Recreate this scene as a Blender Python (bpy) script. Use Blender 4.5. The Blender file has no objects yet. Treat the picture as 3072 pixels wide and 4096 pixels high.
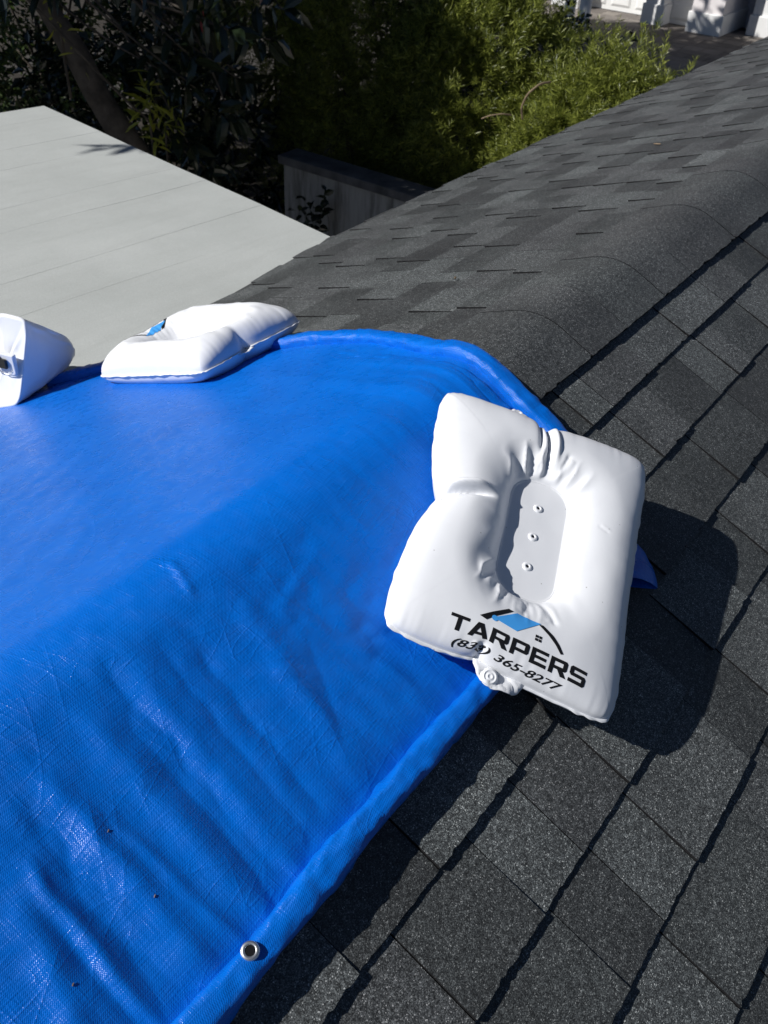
import bpy, bmesh, math, random
import numpy as np
from mathutils import Vector, Matrix

random.seed(7)
RNG = np.random.default_rng(7)
SC = bpy.context.scene
COL = SC.collection
R_ = math.radians

# ------------------------------------------------------------------ camera
ZR = 3.6                                   # height of the ridge intersection line above the ground
CAM_POS = np.array([0.0, -0.7847, 0.89338 + ZR])
PITCH, YAW, ROLL, FPX = R_(38.5995), R_(34.7621), R_(3.0448), 3711.7
_h = np.array([math.cos(YAW), math.sin(YAW), 0.0]); _z = np.array([0, 0, 1.0])
CF = math.cos(PITCH)*_h - math.sin(PITCH)*_z
_U = math.sin(PITCH)*_h + math.cos(PITCH)*_z
_R = np.cross(CF, _U)
CR = math.cos(ROLL)*_R + math.sin(ROLL)*_U
CU = -math.sin(ROLL)*_R + math.cos(ROLL)*_U
cam = bpy.data.cameras.new('camera')
cam.sensor_fit = 'HORIZONTAL'; cam.sensor_width = 36.0
cam.lens = 36.0*FPX/3072.0
cam.clip_start = 0.02; cam.clip_end = 400
cam.dof.use_dof = True; cam.dof.focus_distance = 1.45; cam.dof.aperture_fstop = 16
cam_o = bpy.data.objects.new('camera', cam); COL.objects.link(cam_o)
cam_o.matrix_world = Matrix(((CR[0], CU[0], -CF[0], CAM_POS[0]), (CR[1], CU[1], -CF[1], CAM_POS[1]),
                             (CR[2], CU[2], -CF[2], CAM_POS[2]), (0, 0, 0, 1)))
SC.camera = cam_o

# ------------------------------------------------------------------ sky, sun, exposure
SUN = np.array([-0.565, 0.495, 0.66]); SUN /= np.linalg.norm(SUN)
w = bpy.data.worlds.new('World'); SC.world = w; w.use_nodes = True
nt = w.node_tree; nt.nodes.clear()
sky = nt.nodes.new('ShaderNodeTexSky'); sky.sky_type = 'NISHITA'; sky.sun_disc = False
sky.sun_elevation = math.asin(SUN[2]); sky.sun_rotation = math.atan2(SUN[0], SUN[1])
sky.air_density = 0.5; sky.dust_density = 0.05; sky.ozone_density = 1.5
bg = nt.nodes.new('ShaderNodeBackground'); bg.inputs[1].default_value = 0.05
wo = nt.nodes.new('ShaderNodeOutputWorld')
nt.links.new(sky.outputs[0], bg.inputs[0]); nt.links.new(bg.outputs[0], wo.inputs[0])
sl = bpy.data.lights.new('sun', 'SUN'); sl.energy = 5.0; sl.angle = R_(0.53); sl.color = (1.0, 0.975, 0.94)
so = bpy.data.objects.new('sun', sl); COL.objects.link(so)
so.rotation_euler = Vector((-SUN).tolist()).to_track_quat('-Z', 'Y').to_euler(); so.location = (-6, 5, 12)
SC.cycles.max_bounces = 6; SC.cycles.diffuse_bounces = 3; SC.cycles.glossy_bounces = 2; SC.cycles.transmission_bounces = 3
vs = SC.view_settings
vs.view_transform = 'Standard'; vs.look = 'None'; vs.gamma = 1.0; vs.exposure = 0.1; vs.use_curve_mapping = False

# ------------------------------------------------------------------ material helpers
def new_mat(name):
    m = bpy.data.materials.new(name); m.use_nodes = True
    nt = m.node_tree; b = nt.nodes['Principled BSDF']
    return m, nt, b
def N(nt, typ, **kw):
    n = nt.nodes.new(typ)
    for k, v in kw.items():
        setattr(n, k, v)
    return n
def math_node(nt, op, a=None, b=None, c=None):
    n = nt.nodes.new('ShaderNodeMath'); n.operation = op
    for i, v in enumerate((a, b, c)):
        if v is None: continue
        if isinstance(v, (int, float)): n.inputs[i].default_value = v
        else: nt.links.new(v, n.inputs[i])
    return n.outputs[0]
def ramp(nt, fac, stops, interp='LINEAR'):
    r = nt.nodes.new('ShaderNodeValToRGB'); r.color_ramp.interpolation = interp
    e = r.color_ramp.elements
    while len(e) < len(stops): e.new(0.5)
    for i, (p, c) in enumerate(stops):
        e[i].position = p
        e[i].color = (c, c, c, 1) if isinstance(c, (int, float)) else (c[0], c[1], c[2], 1)
    nt.links.new(fac, r.inputs[0]); return r.outputs[0]
def mix_col(nt, fac, a, b, mode='MIX'):
    n = nt.nodes.new('ShaderNodeMix'); n.data_type = 'RGBA'; n.blend_type = mode
    if isinstance(fac, (int, float)): n.inputs[0].default_value = fac
    else: nt.links.new(fac, n.inputs[0])
    for i, v in ((6, a), (7, b)):
        if isinstance(v, tuple): n.inputs[i].default_value = (*v, 1)
        else: nt.links.new(v, n.inputs[i])
    return n.outputs[2]
def pos_node(nt):
    return nt.nodes.new('ShaderNodeNewGeometry').outputs['Position']
def noise(nt, vec, scale, detail=3, rough=0.55):
    n = nt.nodes.new('ShaderNodeTexNoise'); n.inputs['Scale'].default_value = scale
    n.inputs['Detail'].default_value = detail; n.inputs['Roughness'].default_value = rough
    nt.links.new(vec, n.inputs['Vector']); return n.outputs[0]
def scale_vec(nt, vec, s):
    n = nt.nodes.new('ShaderNodeMapping'); n.inputs['Scale'].default_value = s
    nt.links.new(vec, n.inputs[0]); return n.outputs[0]
def bump(nt, b, height, strength, dist, prev=None):
    n = nt.nodes.new('ShaderNodeBump'); n.inputs['Strength'].default_value = strength
    n.inputs['Distance'].default_value = dist
    nt.links.new(height, n.inputs['Height'])
    if prev is not None: nt.links.new(prev, n.inputs['Normal'])
    nt.links.new(n.outputs[0], b.inputs['Normal']); return n.outputs[0]
def simple(name, col, rough=0.6, spec=0.5, var=0.15, scale=8.0, bstr=0.0, bdist=0.002, metal=0.0):
    m, nt, b = new_mat(name)
    p = pos_node(nt)
    f = noise(nt, p, scale, 4)
    lo = tuple(c*(1-var) for c in col); hi = tuple(min(1, c*(1+var)) for c in col)
    c = ramp(nt, f, [(0.3, lo), (0.7, hi)])
    nt.links.new(c, b.inputs['Base Color'])
    b.inputs['Roughness'].default_value = rough; b.inputs['Specular IOR Level'].default_value = spec
    b.inputs['Metallic'].default_value = metal
    if bstr: bump(nt, b, noise(nt, p, scale*12, 3), bstr, bdist)
    return m

# asphalt shingle granules
def shingle_mat(name, tab_lo, tab_hi):
    m, nt, b = new_mat(name)
    p = pos_node(nt)
    oi = nt.nodes.new('ShaderNodeObjectInfo').outputs['Random']
    isl = nt.nodes.new('ShaderNodeNewGeometry').outputs['Random Per Island']
    rnd = math_node(nt, 'FRACT', math_node(nt, 'ADD', math_node(nt, 'MULTIPLY', oi, 7.31), math_node(nt, 'MULTIPLY', isl, 5.77)))
    v = nt.nodes.new('ShaderNodeTexVoronoi'); v.inputs['Scale'].default_value = 780
    nt.links.new(p, v.inputs['Vector'])
    sep = nt.nodes.new('ShaderNodeSeparateColor'); nt.links.new(v.outputs['Color'], sep.inputs[0])
    gran = ramp(nt, sep.outputs[0], [(0.0, (0.009, 0.0095, 0.0095)), (0.42, (0.039, 0.0415, 0.042)), (0.8, (0.086, 0.0915, 0.092)), (0.955, (0.15, 0.158, 0.158)), (1.0, (0.4, 0.4, 0.39))])
    # mid-size clumps so that the granule field does not look even
    cl = noise(nt, p, 130, 1, 0.7)
    clf = ramp(nt, cl, [(0.3, 0.6), (0.7, 1.35)])
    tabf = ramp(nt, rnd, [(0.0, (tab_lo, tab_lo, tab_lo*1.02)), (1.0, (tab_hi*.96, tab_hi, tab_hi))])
    big = ramp(nt, noise(nt, p, 5.5, 1, 0.6), [(0.3, 0.78), (0.7, 1.18)])
    c = mix_col(nt, 1.0, gran, clf, 'MULTIPLY')
    c = mix_col(nt, 1.0, c, tabf, 'MULTIPLY')
    c = mix_col(nt, 1.0, c, big, 'MULTIPLY')
    nt.links.new(c, b.inputs['Base Color'])
    b.inputs['Roughness'].default_value = 0.62; b.inputs['Specular IOR Level'].default_value = 0.5
    hgt = math_node(nt, 'ADD', math_node(nt, 'MULTIPLY', v.outputs['Distance'], -1.0), math_node(nt, 'MULTIPLY', sep.outputs[1], 0.5))
    bump(nt, b, hgt, 0.35, 0.0008)
    return m
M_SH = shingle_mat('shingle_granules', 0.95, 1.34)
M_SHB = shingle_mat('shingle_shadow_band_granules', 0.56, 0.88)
M_CAP = shingle_mat('ridge_cap_granules', 0.86, 0.98)
M_CUT = simple('asphalt_cut_edge', (0.011, 0.011, 0.012), 0.8, 0.2, 0.4, 60)

def tarp_mat():
    m, nt, b = new_mat('blue_woven_tarp')
    uv = nt.nodes.new('ShaderNodeUVMap').outputs[0]
    sx = nt.nodes.new('ShaderNodeSeparateXYZ'); nt.links.new(uv, sx.inputs[0])
    wob = noise(nt, uv, 9, 2)
    k = 2*math.pi/0.0027
    u = math_node(nt, 'MULTIPLY', math_node(nt, 'ADD', sx.outputs[0], math_node(nt, 'MULTIPLY', wob, 0.012)), k)
    v = math_node(nt, 'MULTIPLY', math_node(nt, 'ADD', sx.outputs[1], math_node(nt, 'MULTIPLY', wob, 0.009)), k)
    weave = math_node(nt, 'MULTIPLY', math_node(nt, 'SINE', u), math_node(nt, 'SINE', v))
    # thread to thread unevenness, long in one direction, as slit-film weave has
    t1 = noise(nt, scale_vec(nt, uv, (30, 420, 1)), 1, 1, 0.6)
    t2 = noise(nt, scale_vec(nt, uv, (420, 30, 1)), 1, 1, 0.6)
    threads = math_node(nt, 'ADD', t1, t2)
    p = pos_node(nt)
    nz = noise(nt, uv, 7, 2, 0.6)
    c = ramp(nt, nz, [(0.25, (0.0005, 0.106, 0.50)), (0.75, (0.0008, 0.141, 0.62))])
    c = mix_col(nt, ramp(nt, threads, [(0.7, 0.0), (1.3, 0.35)]), c, (0.0010, 0.16, 0.70))
    # pale scuffs and dust
    sc = noise(nt, scale_vec(nt, uv, (3, 14, 1)), 4, 3, 0.75)
    c = mix_col(nt, ramp(nt, sc, [(0.66, 0.0), (0.80, 0.12)]), c, (0.16, 0.33, 0.66))
    nt.links.new(c, b.inputs['Base Color'])
    nt.links.new(ramp(nt, noise(nt, uv, 35, 1, 0.7), [(0.3, 0.22), (0.7, 0.38)]), b.inputs['Roughness'])
    b.inputs['Specular IOR Level'].default_value = 0.42
    n1 = bump(nt, b, weave, 0.42, 0.0004)
    n2 = bump(nt, b, threads, 0.5, 0.0010, n1)
    # straight creases: ridged noise stretched along two directions
    def creases(ang, seed, fr=1.0):
        mp = nt.nodes.new('ShaderNodeMapping'); mp.inputs['Rotation'].default_value = (0, 0, ang); mp.inputs['Location'].default_value = (seed, seed*.7, 0)
        nt.links.new(uv, mp.inputs[0])
        f = noise(nt, scale_vec(nt, mp.outputs[0], (3.5*fr, 17*fr, 1)), 1.0, 0, 0.4)
        return ramp(nt, math_node(nt, 'ABSOLUTE', math_node(nt, 'SUBTRACT', f, 0.5)), [(0.0, 1.0), (0.02, 0.25), (0.05, 0.0)])
    cr = math_node(nt, 'ADD', math_node(nt, 'ADD', creases(0.5, 3.0), creases(-1.1, 8.0)), math_node(nt, 'ADD', creases(1.3, 5.0, 2.6), creases(-0.2, 1.0, 2.4)))
    gate = ramp(nt, noise(nt, uv, 9.0, 1), [(0.46, 0.0), (0.62, 1.0)])
    n3 = bump(nt, b, math_node(nt, 'MULTIPLY', cr, gate), 0.24, 0.0014, n2)
    bump(nt, b, noise(nt, uv, 24, 1, 0.6), 0.22, 0.003, n3)
    return m
M_TARP = tarp_mat()

def vinyl_mat():
    m, nt, b = new_mat('white_vinyl')
    p = pos_node(nt)
    c = ramp(nt, noise(nt, p, 9, 5, 0.6), [(0.3, (0.76, 0.775, 0.81)), (0.75, (0.80, 0.815, 0.845))])
    spk = nt.nodes.new('ShaderNodeTexVoronoi'); spk.inputs['Scale'].default_value = 38
    nt.links.new(p, spk.inputs['Vector'])
    c = mix_col(nt, ramp(nt, spk.outputs['Distance'], [(0.0, 0.75), (0.035, 0.6), (0.05, 0.0)]), c, (0.25, 0.24, 0.22))
    dirt = noise(nt, scale_vec(nt, p, (1, 3, 3)), 14, 6, 0.75)
    c = mix_col(nt, ramp(nt, dirt, [(0.66, 0.0), (0.82, 0.2)]), c, (0.62, 0.58, 0.47))
    nt.links.new(c, b.inputs['Base Color'])
    b.inputs['Roughness'].default_value = 0.38; b.inputs['Specular IOR Level'].default_value = 0.5
    bump(nt, b, noise(nt, p, 45, 4), 0.06, 0.003)
    return m
M_VINYL = vinyl_mat()
M_BLACK = simple('black_print', (0.008, 0.008, 0.009), 0.45, 0.4, 0.1, 20)
M_SKYBLUE = simple('light_blue_print', (0.06, 0.34, 0.80), 0.45, 0.4, 0.05, 20)
M_METAL = simple('grommet_metal', (0.82, 0.82, 0.82), 0.38, 0.5, 0.1, 40, metal=1.0)
M_HOLE = simple('dark_hole', (0.01, 0.01, 0.012), 0.9, 0.1, 0.1, 20)
M_BUCKLE = simple('black_plastic', (0.012, 0.012, 0.013), 0.35, 0.5, 0.1, 20)

# ------------------------------------------------------------------ object helpers
def tag(o, label=None, cat=None, group=None, kind=None):
    if label: o['label'] = label
    if cat: o['category'] = cat
    if group: o['group'] = group
    if kind: o['kind'] = kind
    return o
def empty(name, loc, label, cat, group=None):
    o = bpy.data.objects.new(name, None); o.location = loc; o.empty_display_size = 0.1
    COL.objects.link(o); o['_loc'] = 0; del o['_loc']
    return tag(o, label, cat, group)
def root_loc(o):
    l = np.zeros(3)
    while o is not None:
        l += np.array(o.location); o = o.parent
    return l
def mesh_obj(name, verts, faces, mats, parent=None, smooth=False, uvs=None, fmat=None, world=True):
    """verts are world coordinates; they are stored relative to the parent's place"""
    v = np.asarray(verts, dtype=np.float64).reshape(-1, 3)
    if parent is not None and world: v = v - root_loc(parent)
    me = bpy.data.meshes.new(name)
    me.from_pydata(v.tolist(), [], faces if isinstance(faces, list) else faces.tolist())
    if not isinstance(mats, (list, tuple)): mats = [mats]
    for m in mats: me.materials.append(m)
    if smooth: me.polygons.foreach_set('use_smooth', [True]*len(me.polygons))
    if fmat is not None: me.polygons.foreach_set('material_index', list(fmat))
    if uvs is not None:
        l = me.uv_layers.new(name='UVMap')
        vi = np.empty(len(me.loops), dtype=np.int32); me.loops.foreach_get('vertex_index', vi)
        l.data.foreach_set('uv', np.asarray(uvs)[vi].astype(np.float32).ravel())
    me.update()
    o = bpy.data.objects.new(name, me); COL.objects.link(o)
    if parent is not None: o.parent = parent
    return o
def box_vf(x0, x1, y0, y1, z0, z1):
    v = [(x0,y0,z0),(x1,y0,z0),(x1,y1,z0),(x0,y1,z0),(x0,y0,z1),(x1,y0,z1),(x1,y1,z1),(x0,y1,z1)]
    f = [(0,3,2,1),(4,5,6,7),(0,1,5,4),(1,2,6,5),(2,3,7,6),(3,0,4,7)]
    return v, f
def box(name, b, mat, parent=None, bevel=0.0):
    v, f = box_vf(*b)
    o = mesh_obj(name, v, f, mat, parent)
    if bevel:
        md = o.modifiers.new('bevel', 'BEVEL'); md.width = bevel; md.segments = 2
    return o
def grid_faces(nu, nv, off=0, closed_u=False, flip=False):
    f = []
    for i in range(nu if closed_u else nu-1):
        i2 = (i+1) % nu
        for j in range(nv-1):
            q = (off+i*nv+j, off+i2*nv+j, off+i2*nv+j+1, off+i*nv+j+1)
            f.append(q[::-1] if flip else q)
    return f
def tube_vf(path, rad, seg=10, off=0, cap=True):
    P = np.asarray(path, float); n = len(P)
    rad = np.full(n, rad) if np.isscalar(rad) else np.asarray(rad)
    T = np.gradient(P, axis=0); T /= np.linalg.norm(T, axis=1)[:, None] + 1e-12
    ref = np.array([0, 0, 1.0]) if abs(T[:, 2]).mean() < 0.8 else np.array([1.0, 0, 0])
    V = []
    for i in range(n):
        a = np.cross(T[i], ref); a /= np.linalg.norm(a) + 1e-12; b = np.cross(a, T[i])
        for k in range(seg):
            th = 2*math.pi*k/seg
            V.append(P[i] + rad[i]*(math.cos(th)*a + math.sin(th)*b))
    F = []
    for i in range(n-1):
        for k in range(seg):
            k2 = (k+1) % seg
            F.append((off+i*seg+k, off+i*seg+k2, off+(i+1)*seg+k2, off+(i+1)*seg+k))
    if cap:
        F.append(tuple(off+k for k in range(seg))[::-1]); F.append(tuple(off+(n-1)*seg+k for k in range(seg)))
    return V, F
# smooth 1-D / 2-D value noise for modelling
class VN:
    def __init__(s, seed, n=256):
        s.t = np.random.default_rng(seed).uniform(-1, 1, (n, n)); s.n = n
    def __call__(s, x, y=0.0):
        x, y = np.broadcast_arrays(np.asarray(x, float), np.asarray(y, float))
        xi = np.floor(x).astype(int); yi = np.floor(y).astype(int); fx = x-xi; fy = y-yi
        fx = fx*fx*(3-2*fx); fy = fy*fy*(3-2*fy); n = s.n
        a = s.t[xi % n, yi % n]; b = s.t[(xi+1) % n, yi % n]; c = s.t[xi % n, (yi+1) % n]; d = s.t[(xi+1) % n, (yi+1) % n]
        return (a*(1-fx)+b*fx)*(1-fy) + (c*(1-fx)+d*fx)*fy
vn = VN(3); vn2 = VN(11)
def sstep(a, b, x):
    t = np.clip((np.asarray(x, float)-a)/(b-a), 0, 1); return t*t*(3-2*t)

# ------------------------------------------------------------------ roof profile (y, z across the ridge)
S1, S2, RF = R_(24.85), R_(21.38), 0.14
n1 = np.array([-math.sin(S1), math.cos(S1)]); n2 = np.array([math.sin(S2), math.cos(S2)])
CC = np.linalg.solve(np.stack([n1, n2]), np.array([-RF, -RF]))
T1 = CC + RF*n1; T2 = CC + RF*n2
def prof(y):
    y = np.asarray(y, float)
    z = np.where(y < T1[0], y*math.tan(S1), np.where(y > T2[0], -y*math.tan(S2), 0.0))
    mid = (y >= T1[0]) & (y <= T2[0])
    zm = CC[1] + np.sqrt(np.maximum(RF**2-(y-CC[0])**2, 0)); z = np.where(mid, zm, z)
    ny = np.where(mid, (y-CC[0])/RF, np.where(y < T1[0], n1[0], n2[0])); nz = np.sqrt(1-ny**2)
    return z, ny, nz
def RP(x, y, h):
    """point at height h over the bare roof"""
    x, y, h = np.broadcast_arrays(np.asarray(x, float), np.asarray(y, float), np.asarray(h, float))
    z, ny, nz = prof(y)
    return np.stack([x, y + ny*h, ZR + z + nz*h], -1)

# ------------------------------------------------------------------ ground and driveway
def ground_mat():
    m, nt, b = new_mat('mulch_soil'); p = pos_node(nt)
    c = ramp(nt, noise(nt, p, 3, 6, 0.7), [(0.3, (0.010, 0.008, 0.006)), (0.55, (0.028, 0.022, 0.015)), (0.8, (0.06, 0.05, 0.034))])
    nt.links.new(c, b.inputs['Base Color']); b.inputs['Roughness'].default_value = 0.95
    bump(nt, b, noise(nt, p, 18, 5), 0.8, 0.03); return m
g = mesh_obj('ground', [(-150,-150,0),(150,-150,0),(150,150,0),(-150,150,0)], [(0,1,2,3)], ground_mat()); tag(g, kind='structure')
def paver_mat():
    m, nt, b = new_mat('driveway_pavers'); p = pos_node(nt)
    oi = nt.nodes.new('ShaderNodeObjectInfo').outputs['Random']
    c = ramp(nt, math_node(nt, 'ADD', math_node(nt, 'MULTIPLY', oi, 0.5), math_node(nt, 'MULTIPLY', noise(nt, p, 5, 5), 0.5)), [(0.2, (0.12, 0.105, 0.095)), (0.8, (0.27, 0.24, 0.21))])
    nt.links.new(c, b.inputs['Base Color']); b.inputs['Roughness'].default_value = 0.85
    bump(nt, b, noise(nt, p, 60, 4), 0.5, 0.004); return m
M_PAVE = paver_mat()
drive = box('driveway', (10.5, 24.9, -6, 16, -0.2, 0.012), simple('paver_joint', (0.05, 0.045, 0.04), 0.95)); tag(drive, kind='structure')
pm = {}
for kw in (0.40, 0.62):
    v, f = box_vf(0, 0.40, 0, kw, 0.0, 0.03)
    me = bpy.data.meshes.new('paver'); me.from_pydata(v, [], f); me.materials.append(M_PAVE); pm[kw] = me
xx = 17.6
r = random.Random(4)
while xx < 24.3:
    yy = 4.4 + r.uniform(0, 0.4)
    while yy < 11.2:
        kw = r.choice((0.40, 0.62))
        o = bpy.data.objects.new('paver', pm[kw]); COL.objects.link(o); o.parent = drive
        o.location = (xx, yy, 0.0); yy += kw + 0.014
    xx += 0.414

# ------------------------------------------------------------------ the shingled house
house = empty('shingle_house', (2.0, 0.0, 0.0), 'house with charcoal asphalt shingle roof and rounded ridge under the blue tarp', 'house')
X0, X1, YN, YF = -1.6, 9.4, -2.3, 1.455
# roof deck a little below the shingles
ys = np.concatenate([[YN], np.linspace(T1[0], T2[0], 15), [YF]])
top = [RP(x, y, -0.004) for x in (X0, X1) for y in ys]; bot = [RP(x, y, -0.05) for x in (X0, X1) for y in ys]
nV = len(ys); V = np.array(top+bot); F = []
for j in range(nV-1):
    F.append((j, j+1, nV+j+1, nV+j)[::-1]); F.append((2*nV+j, 2*nV+j+1, 3*nV+j+1, 3*nV+j))
for a in (0, 1):
    for j in range(nV-1):
        F.append((a*nV+j, a*nV+j+1, 2*nV+a*nV+j+1, 2*nV+a*nV+j))
F.append((0, nV, 3*nV, 2*nV)); F.append((nV-1, 2*nV-1, 4*nV-1, 3*nV-1))
mesh_obj('roof_deck', V, F, M_CUT, house)
M_STUC = simple('cream_stucco', (0.62, 0.60, 0.55), 0.9, 0.3, 0.06, 4, 0.4, 0.004)
zN = ZR + YN*math.tan(S1); zF = ZR - YF*math.tan(S2)
wy0, wy1 = YN+0.35, YF-0.25
hw_v = [(X0+.3,wy0,0),(X1-.3,wy0,0),(X1-.3,wy1,0),(X0+.3,wy1,0)]
prof_pts = [(wy0, ZR+wy0*math.tan(S1)-0.07), (T1[0], ZR+T1[1]-0.09), (T2[0], ZR+T2[1]-0.09), (wy1, ZR-wy1*math.tan(S2)-0.07)]
vv = []
for x in (X0+.3, X1-.3):
    vv += [(x, wy0, 0)] + [(x, a, b) for a, b in prof_pts] + [(x, wy1, 0)]
ff = [tuple(range(6)), tuple(range(11, 5, -1))] + [(i, (i+1) % 6, 6+(i+1) % 6, 6+i) for i in range(6)]
mesh_obj('wall', vv, ff, M_STUC, house)
box('fascia', (2.80, X1, YF-0.03, YF-0.008, zF-0.17, zF-0.022), simple('fascia_paint', (0.55, 0.55, 0.53), 0.6), house)

def shingle_vf(wid, ulen, t, up, jag, side, gap=0.001):
    """wedge tab: u runs down the slope from -up to ulen, top surface rises to t at the lower edge"""
    nb = max(3, int(wid/0.008))
    xs = np.linspace(gap, wid-gap, nb)
    jj = np.array([jag.uniform(-0.0009, 0.0009) + (jag.random() < 0.10)*jag.uniform(-0.0035, -0.001) for _ in xs])
    def pt(x, u, h): return (x, u, h)
    V = [pt(xs[0], -up, -0.001), pt(xs[-1], -up, -0.001), pt(xs[0], -up, -0.004), pt(xs[-1], -up, -0.004)]
    nb_ = len(xs)
    V += [pt(x, ulen+j, t) for x, j in zip(xs, jj)]
    V += [pt(x, ulen+j*0.6, -0.003) for x, j in zip(xs, jj)]
    F = [tuple([0] + list(range(4, 4+nb_)) + [1])]; M = [0]
    for i in range(nb_-1):
        F.append((4+i, 4+nb_+i, 4+nb_+i+1, 4+i+1)); M.append(1)
    F.append((0, 2, 4+nb_, 4)); M.append(1)
    F.append((1, 4+nb_-1, 4+2*nb_-1, 3)); M.append(1)
    return V, F, M
def slope_matrix(side, x, u):
    s = S1 if side < 0 else S2
    d = np.array([0, side*math.cos(s), -math.sin(s)])            # down the slope
    nrm = np.array([0, side*math.sin(s), math.cos(s)])
    ex = np.array([float(side), 0, 0])                           # keeps the frame right-handed
    return np.stack([ex, d, nrm], 1), np.array([x, 0, ZR]) + d*u
def in_view(P):
    d = np.asarray(P)-CAM_POS; z = d@CF
    if z <= 0.05: return None
    px = 1536+FPX*(d@CR)/z; py = 2048-FPX*(d@CU)/z
    return (z, px, py)
EXPO = 0.143
jr = random.Random(21)
WIDTHS = [0.09, 0.115, 0.145, 0.17, 0.20, 0.23, 0.27]
variants = {}
def variant(side, wi, raised, k, ulen):
    key = (side, wi, raised, k, round(ulen, 3))
    if key not in variants:
        t = 0.0098 if raised else 0.0058
        V, F, M = shingle_vf(WIDTHS[wi], ulen, t, 0.035, jr, side)
        F = [f[::-1] for f in F]
        me = bpy.data.meshes.new('shingle'); me.from_pydata(V, [], F)
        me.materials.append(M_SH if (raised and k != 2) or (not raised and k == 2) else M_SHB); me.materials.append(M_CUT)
        me.polygons.foreach_set('material_index', M); me.update()
        variants[key] = (me, V, F, M)
    return variants[key]
tabs = []
def lay(side, u_start, ulen, xa, xb, seed):
    rr = random.Random(seed); x = xa + rr.uniform(-0.3, 0); raised = rr.random() < 0.5
    while x < xb:
        wi = rr.choice([0, 1, 2, 3, 3, 4, 4, 5, 5, 6]) if raised else rr.choice([0, 1, 2, 2, 3, 4])
        tabs.append((side, wi, raised, rr.randrange(3), ulen, x, u_start))
        x += WIDTHS[wi]
        raised = (not raised) if rr.random() < 0.85 else raised
c2 = 0.2511
bounds = [0.115, c2] + [c2+EXPO*k for k in range(1, 17)]
for i in range(len(bounds)-1):
    lay(-1, bounds[i], bounds[i+1]-bounds[i], X0, 3.9 if i < 9 else 2.6, 100+i)
fb = [0.115] + [0.115+EXPO*k for k in range(1, 11)]
YFu = (YF+0.012)/math.cos(S2)
fb = [b for b in fb if b < YFu-0.03] + [YFu]
for i in range(len(fb)-1):
    lay(1, fb[i], fb[i+1]-fb[i], X0, X1, 300+i)
scored = []
for t in tabs:
    side, wi, raised, k, ulen, x, u = t
    B, O = slope_matrix(side, x if side > 0 else x+WIDTHS[wi], u)
    q = in_view(O + B@np.array([WIDTHS[wi]/2, ulen/2, 0]))
    vis = q is not None and -250 < q[1] < 3330 and -250 < q[2] < 4350
    # covered by the tarp?
    yv = O[1]+B[1, 1]*ulen/2
    if -0.33 < yv < 1.05 and x+WIDTHS[wi] < 1.12: vis = False
    scored.append((q[0] if vis else 1e6, t))
scored.sort(key=lambda s: s[0])
sV, sF, sM = [], [], []; nper = 0
for d, t in scored:
    side, wi, raised, k, ulen, x, u = t
    me, V, F, M = variant(side, wi, raised, k, ulen)
    B, O = slope_matrix(side, x if side > 0 else x+WIDTHS[wi], u)
    if d < 1e5 and nper < 290:
        nper += 1
        o = bpy.data.objects.new('shingle', me); COL.objects.link(o); o.parent = house
        L = O - np.array(house.location)
        o.matrix_local = Matrix(((B[0,0],B[0,1],B[0,2],L[0]),(B[1,0],B[1,1],B[1,2],L[1]),(B[2,0],B[2,1],B[2,2],L[2]),(0,0,0,1)))
    else:
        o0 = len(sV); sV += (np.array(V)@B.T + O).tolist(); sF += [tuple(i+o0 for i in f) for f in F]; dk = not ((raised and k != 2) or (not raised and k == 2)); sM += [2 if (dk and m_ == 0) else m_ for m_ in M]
so_ = mesh_obj('shingle_field', sV, sF, [M_SH, M_CUT, M_SHB], house, fmat=sM); tag(so_, kind='stuff')

# ridge caps wrapped over the ridge
cap_us = np.concatenate([[-0.150], np.linspace(-0.12, 0.11, 19), [0.1444]])
def arc_y(u):  # slope distance -> y  (near side u>0)
    return -u*math.cos(S1) if u > 0 else -u*math.cos(S2)
x = X0; rr = random.Random(5); ci = 0
while x < X1:
    wdt = rr.choice((0.17, 0.21, 0.25, 0.30)); hgt = 0.0135 + (ci % 2)*0.0006
    nb = max(4, int(wdt/0.011)); xs = np.linspace(x+0.001, x+wdt-0.001, nb)
    V = []; F = []; M = []; nu = len(cap_us)
    jag = np.array([rr.uniform(-0.001, 0.001) + (rr.random() < 0.12)*rr.uniform(0.001, 0.004) for _ in xs])
    for lev in (0, 1):
        for a, xv in enumerate(xs):
            for b, u in enumerate(cap_us):
                y = arc_y(u)
                if b == nu-1: y += jag[a]
                V.append(RP(xv, y, hgt if lev == 0 else 0.001))
    o2 = nb*nu
    for a in range(nb-1):
        for b in range(nu-1):
            F.append((a*nu+b, (a)*nu+b+1, (a+1)*nu+b+1, (a+1)*nu+b)); M.append(0)
        F.append((a*nu+nu-1, o2+a*nu+nu-1, o2+(a+1)*nu+nu-1, (a+1)*nu+nu-1)); M.append(1)
        F.append((a*nu, (a+1)*nu, o2+(a+1)*nu, o2+a*nu)); M.append(1)
    for b in range(nu-1):
        F.append((b, o2+b, o2+b+1, b+1)); M.append(1)
        F.append(((nb-1)*nu+b, (nb-1)*nu+b+1, o2+(nb-1)*nu+b+1, o2+(nb-1)*nu+b)); M.append(1)
    mesh_obj('ridge_cap', V, F, [M_CAP, M_CUT], house, fmat=M)
    x += wdt; ci += 1

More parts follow.
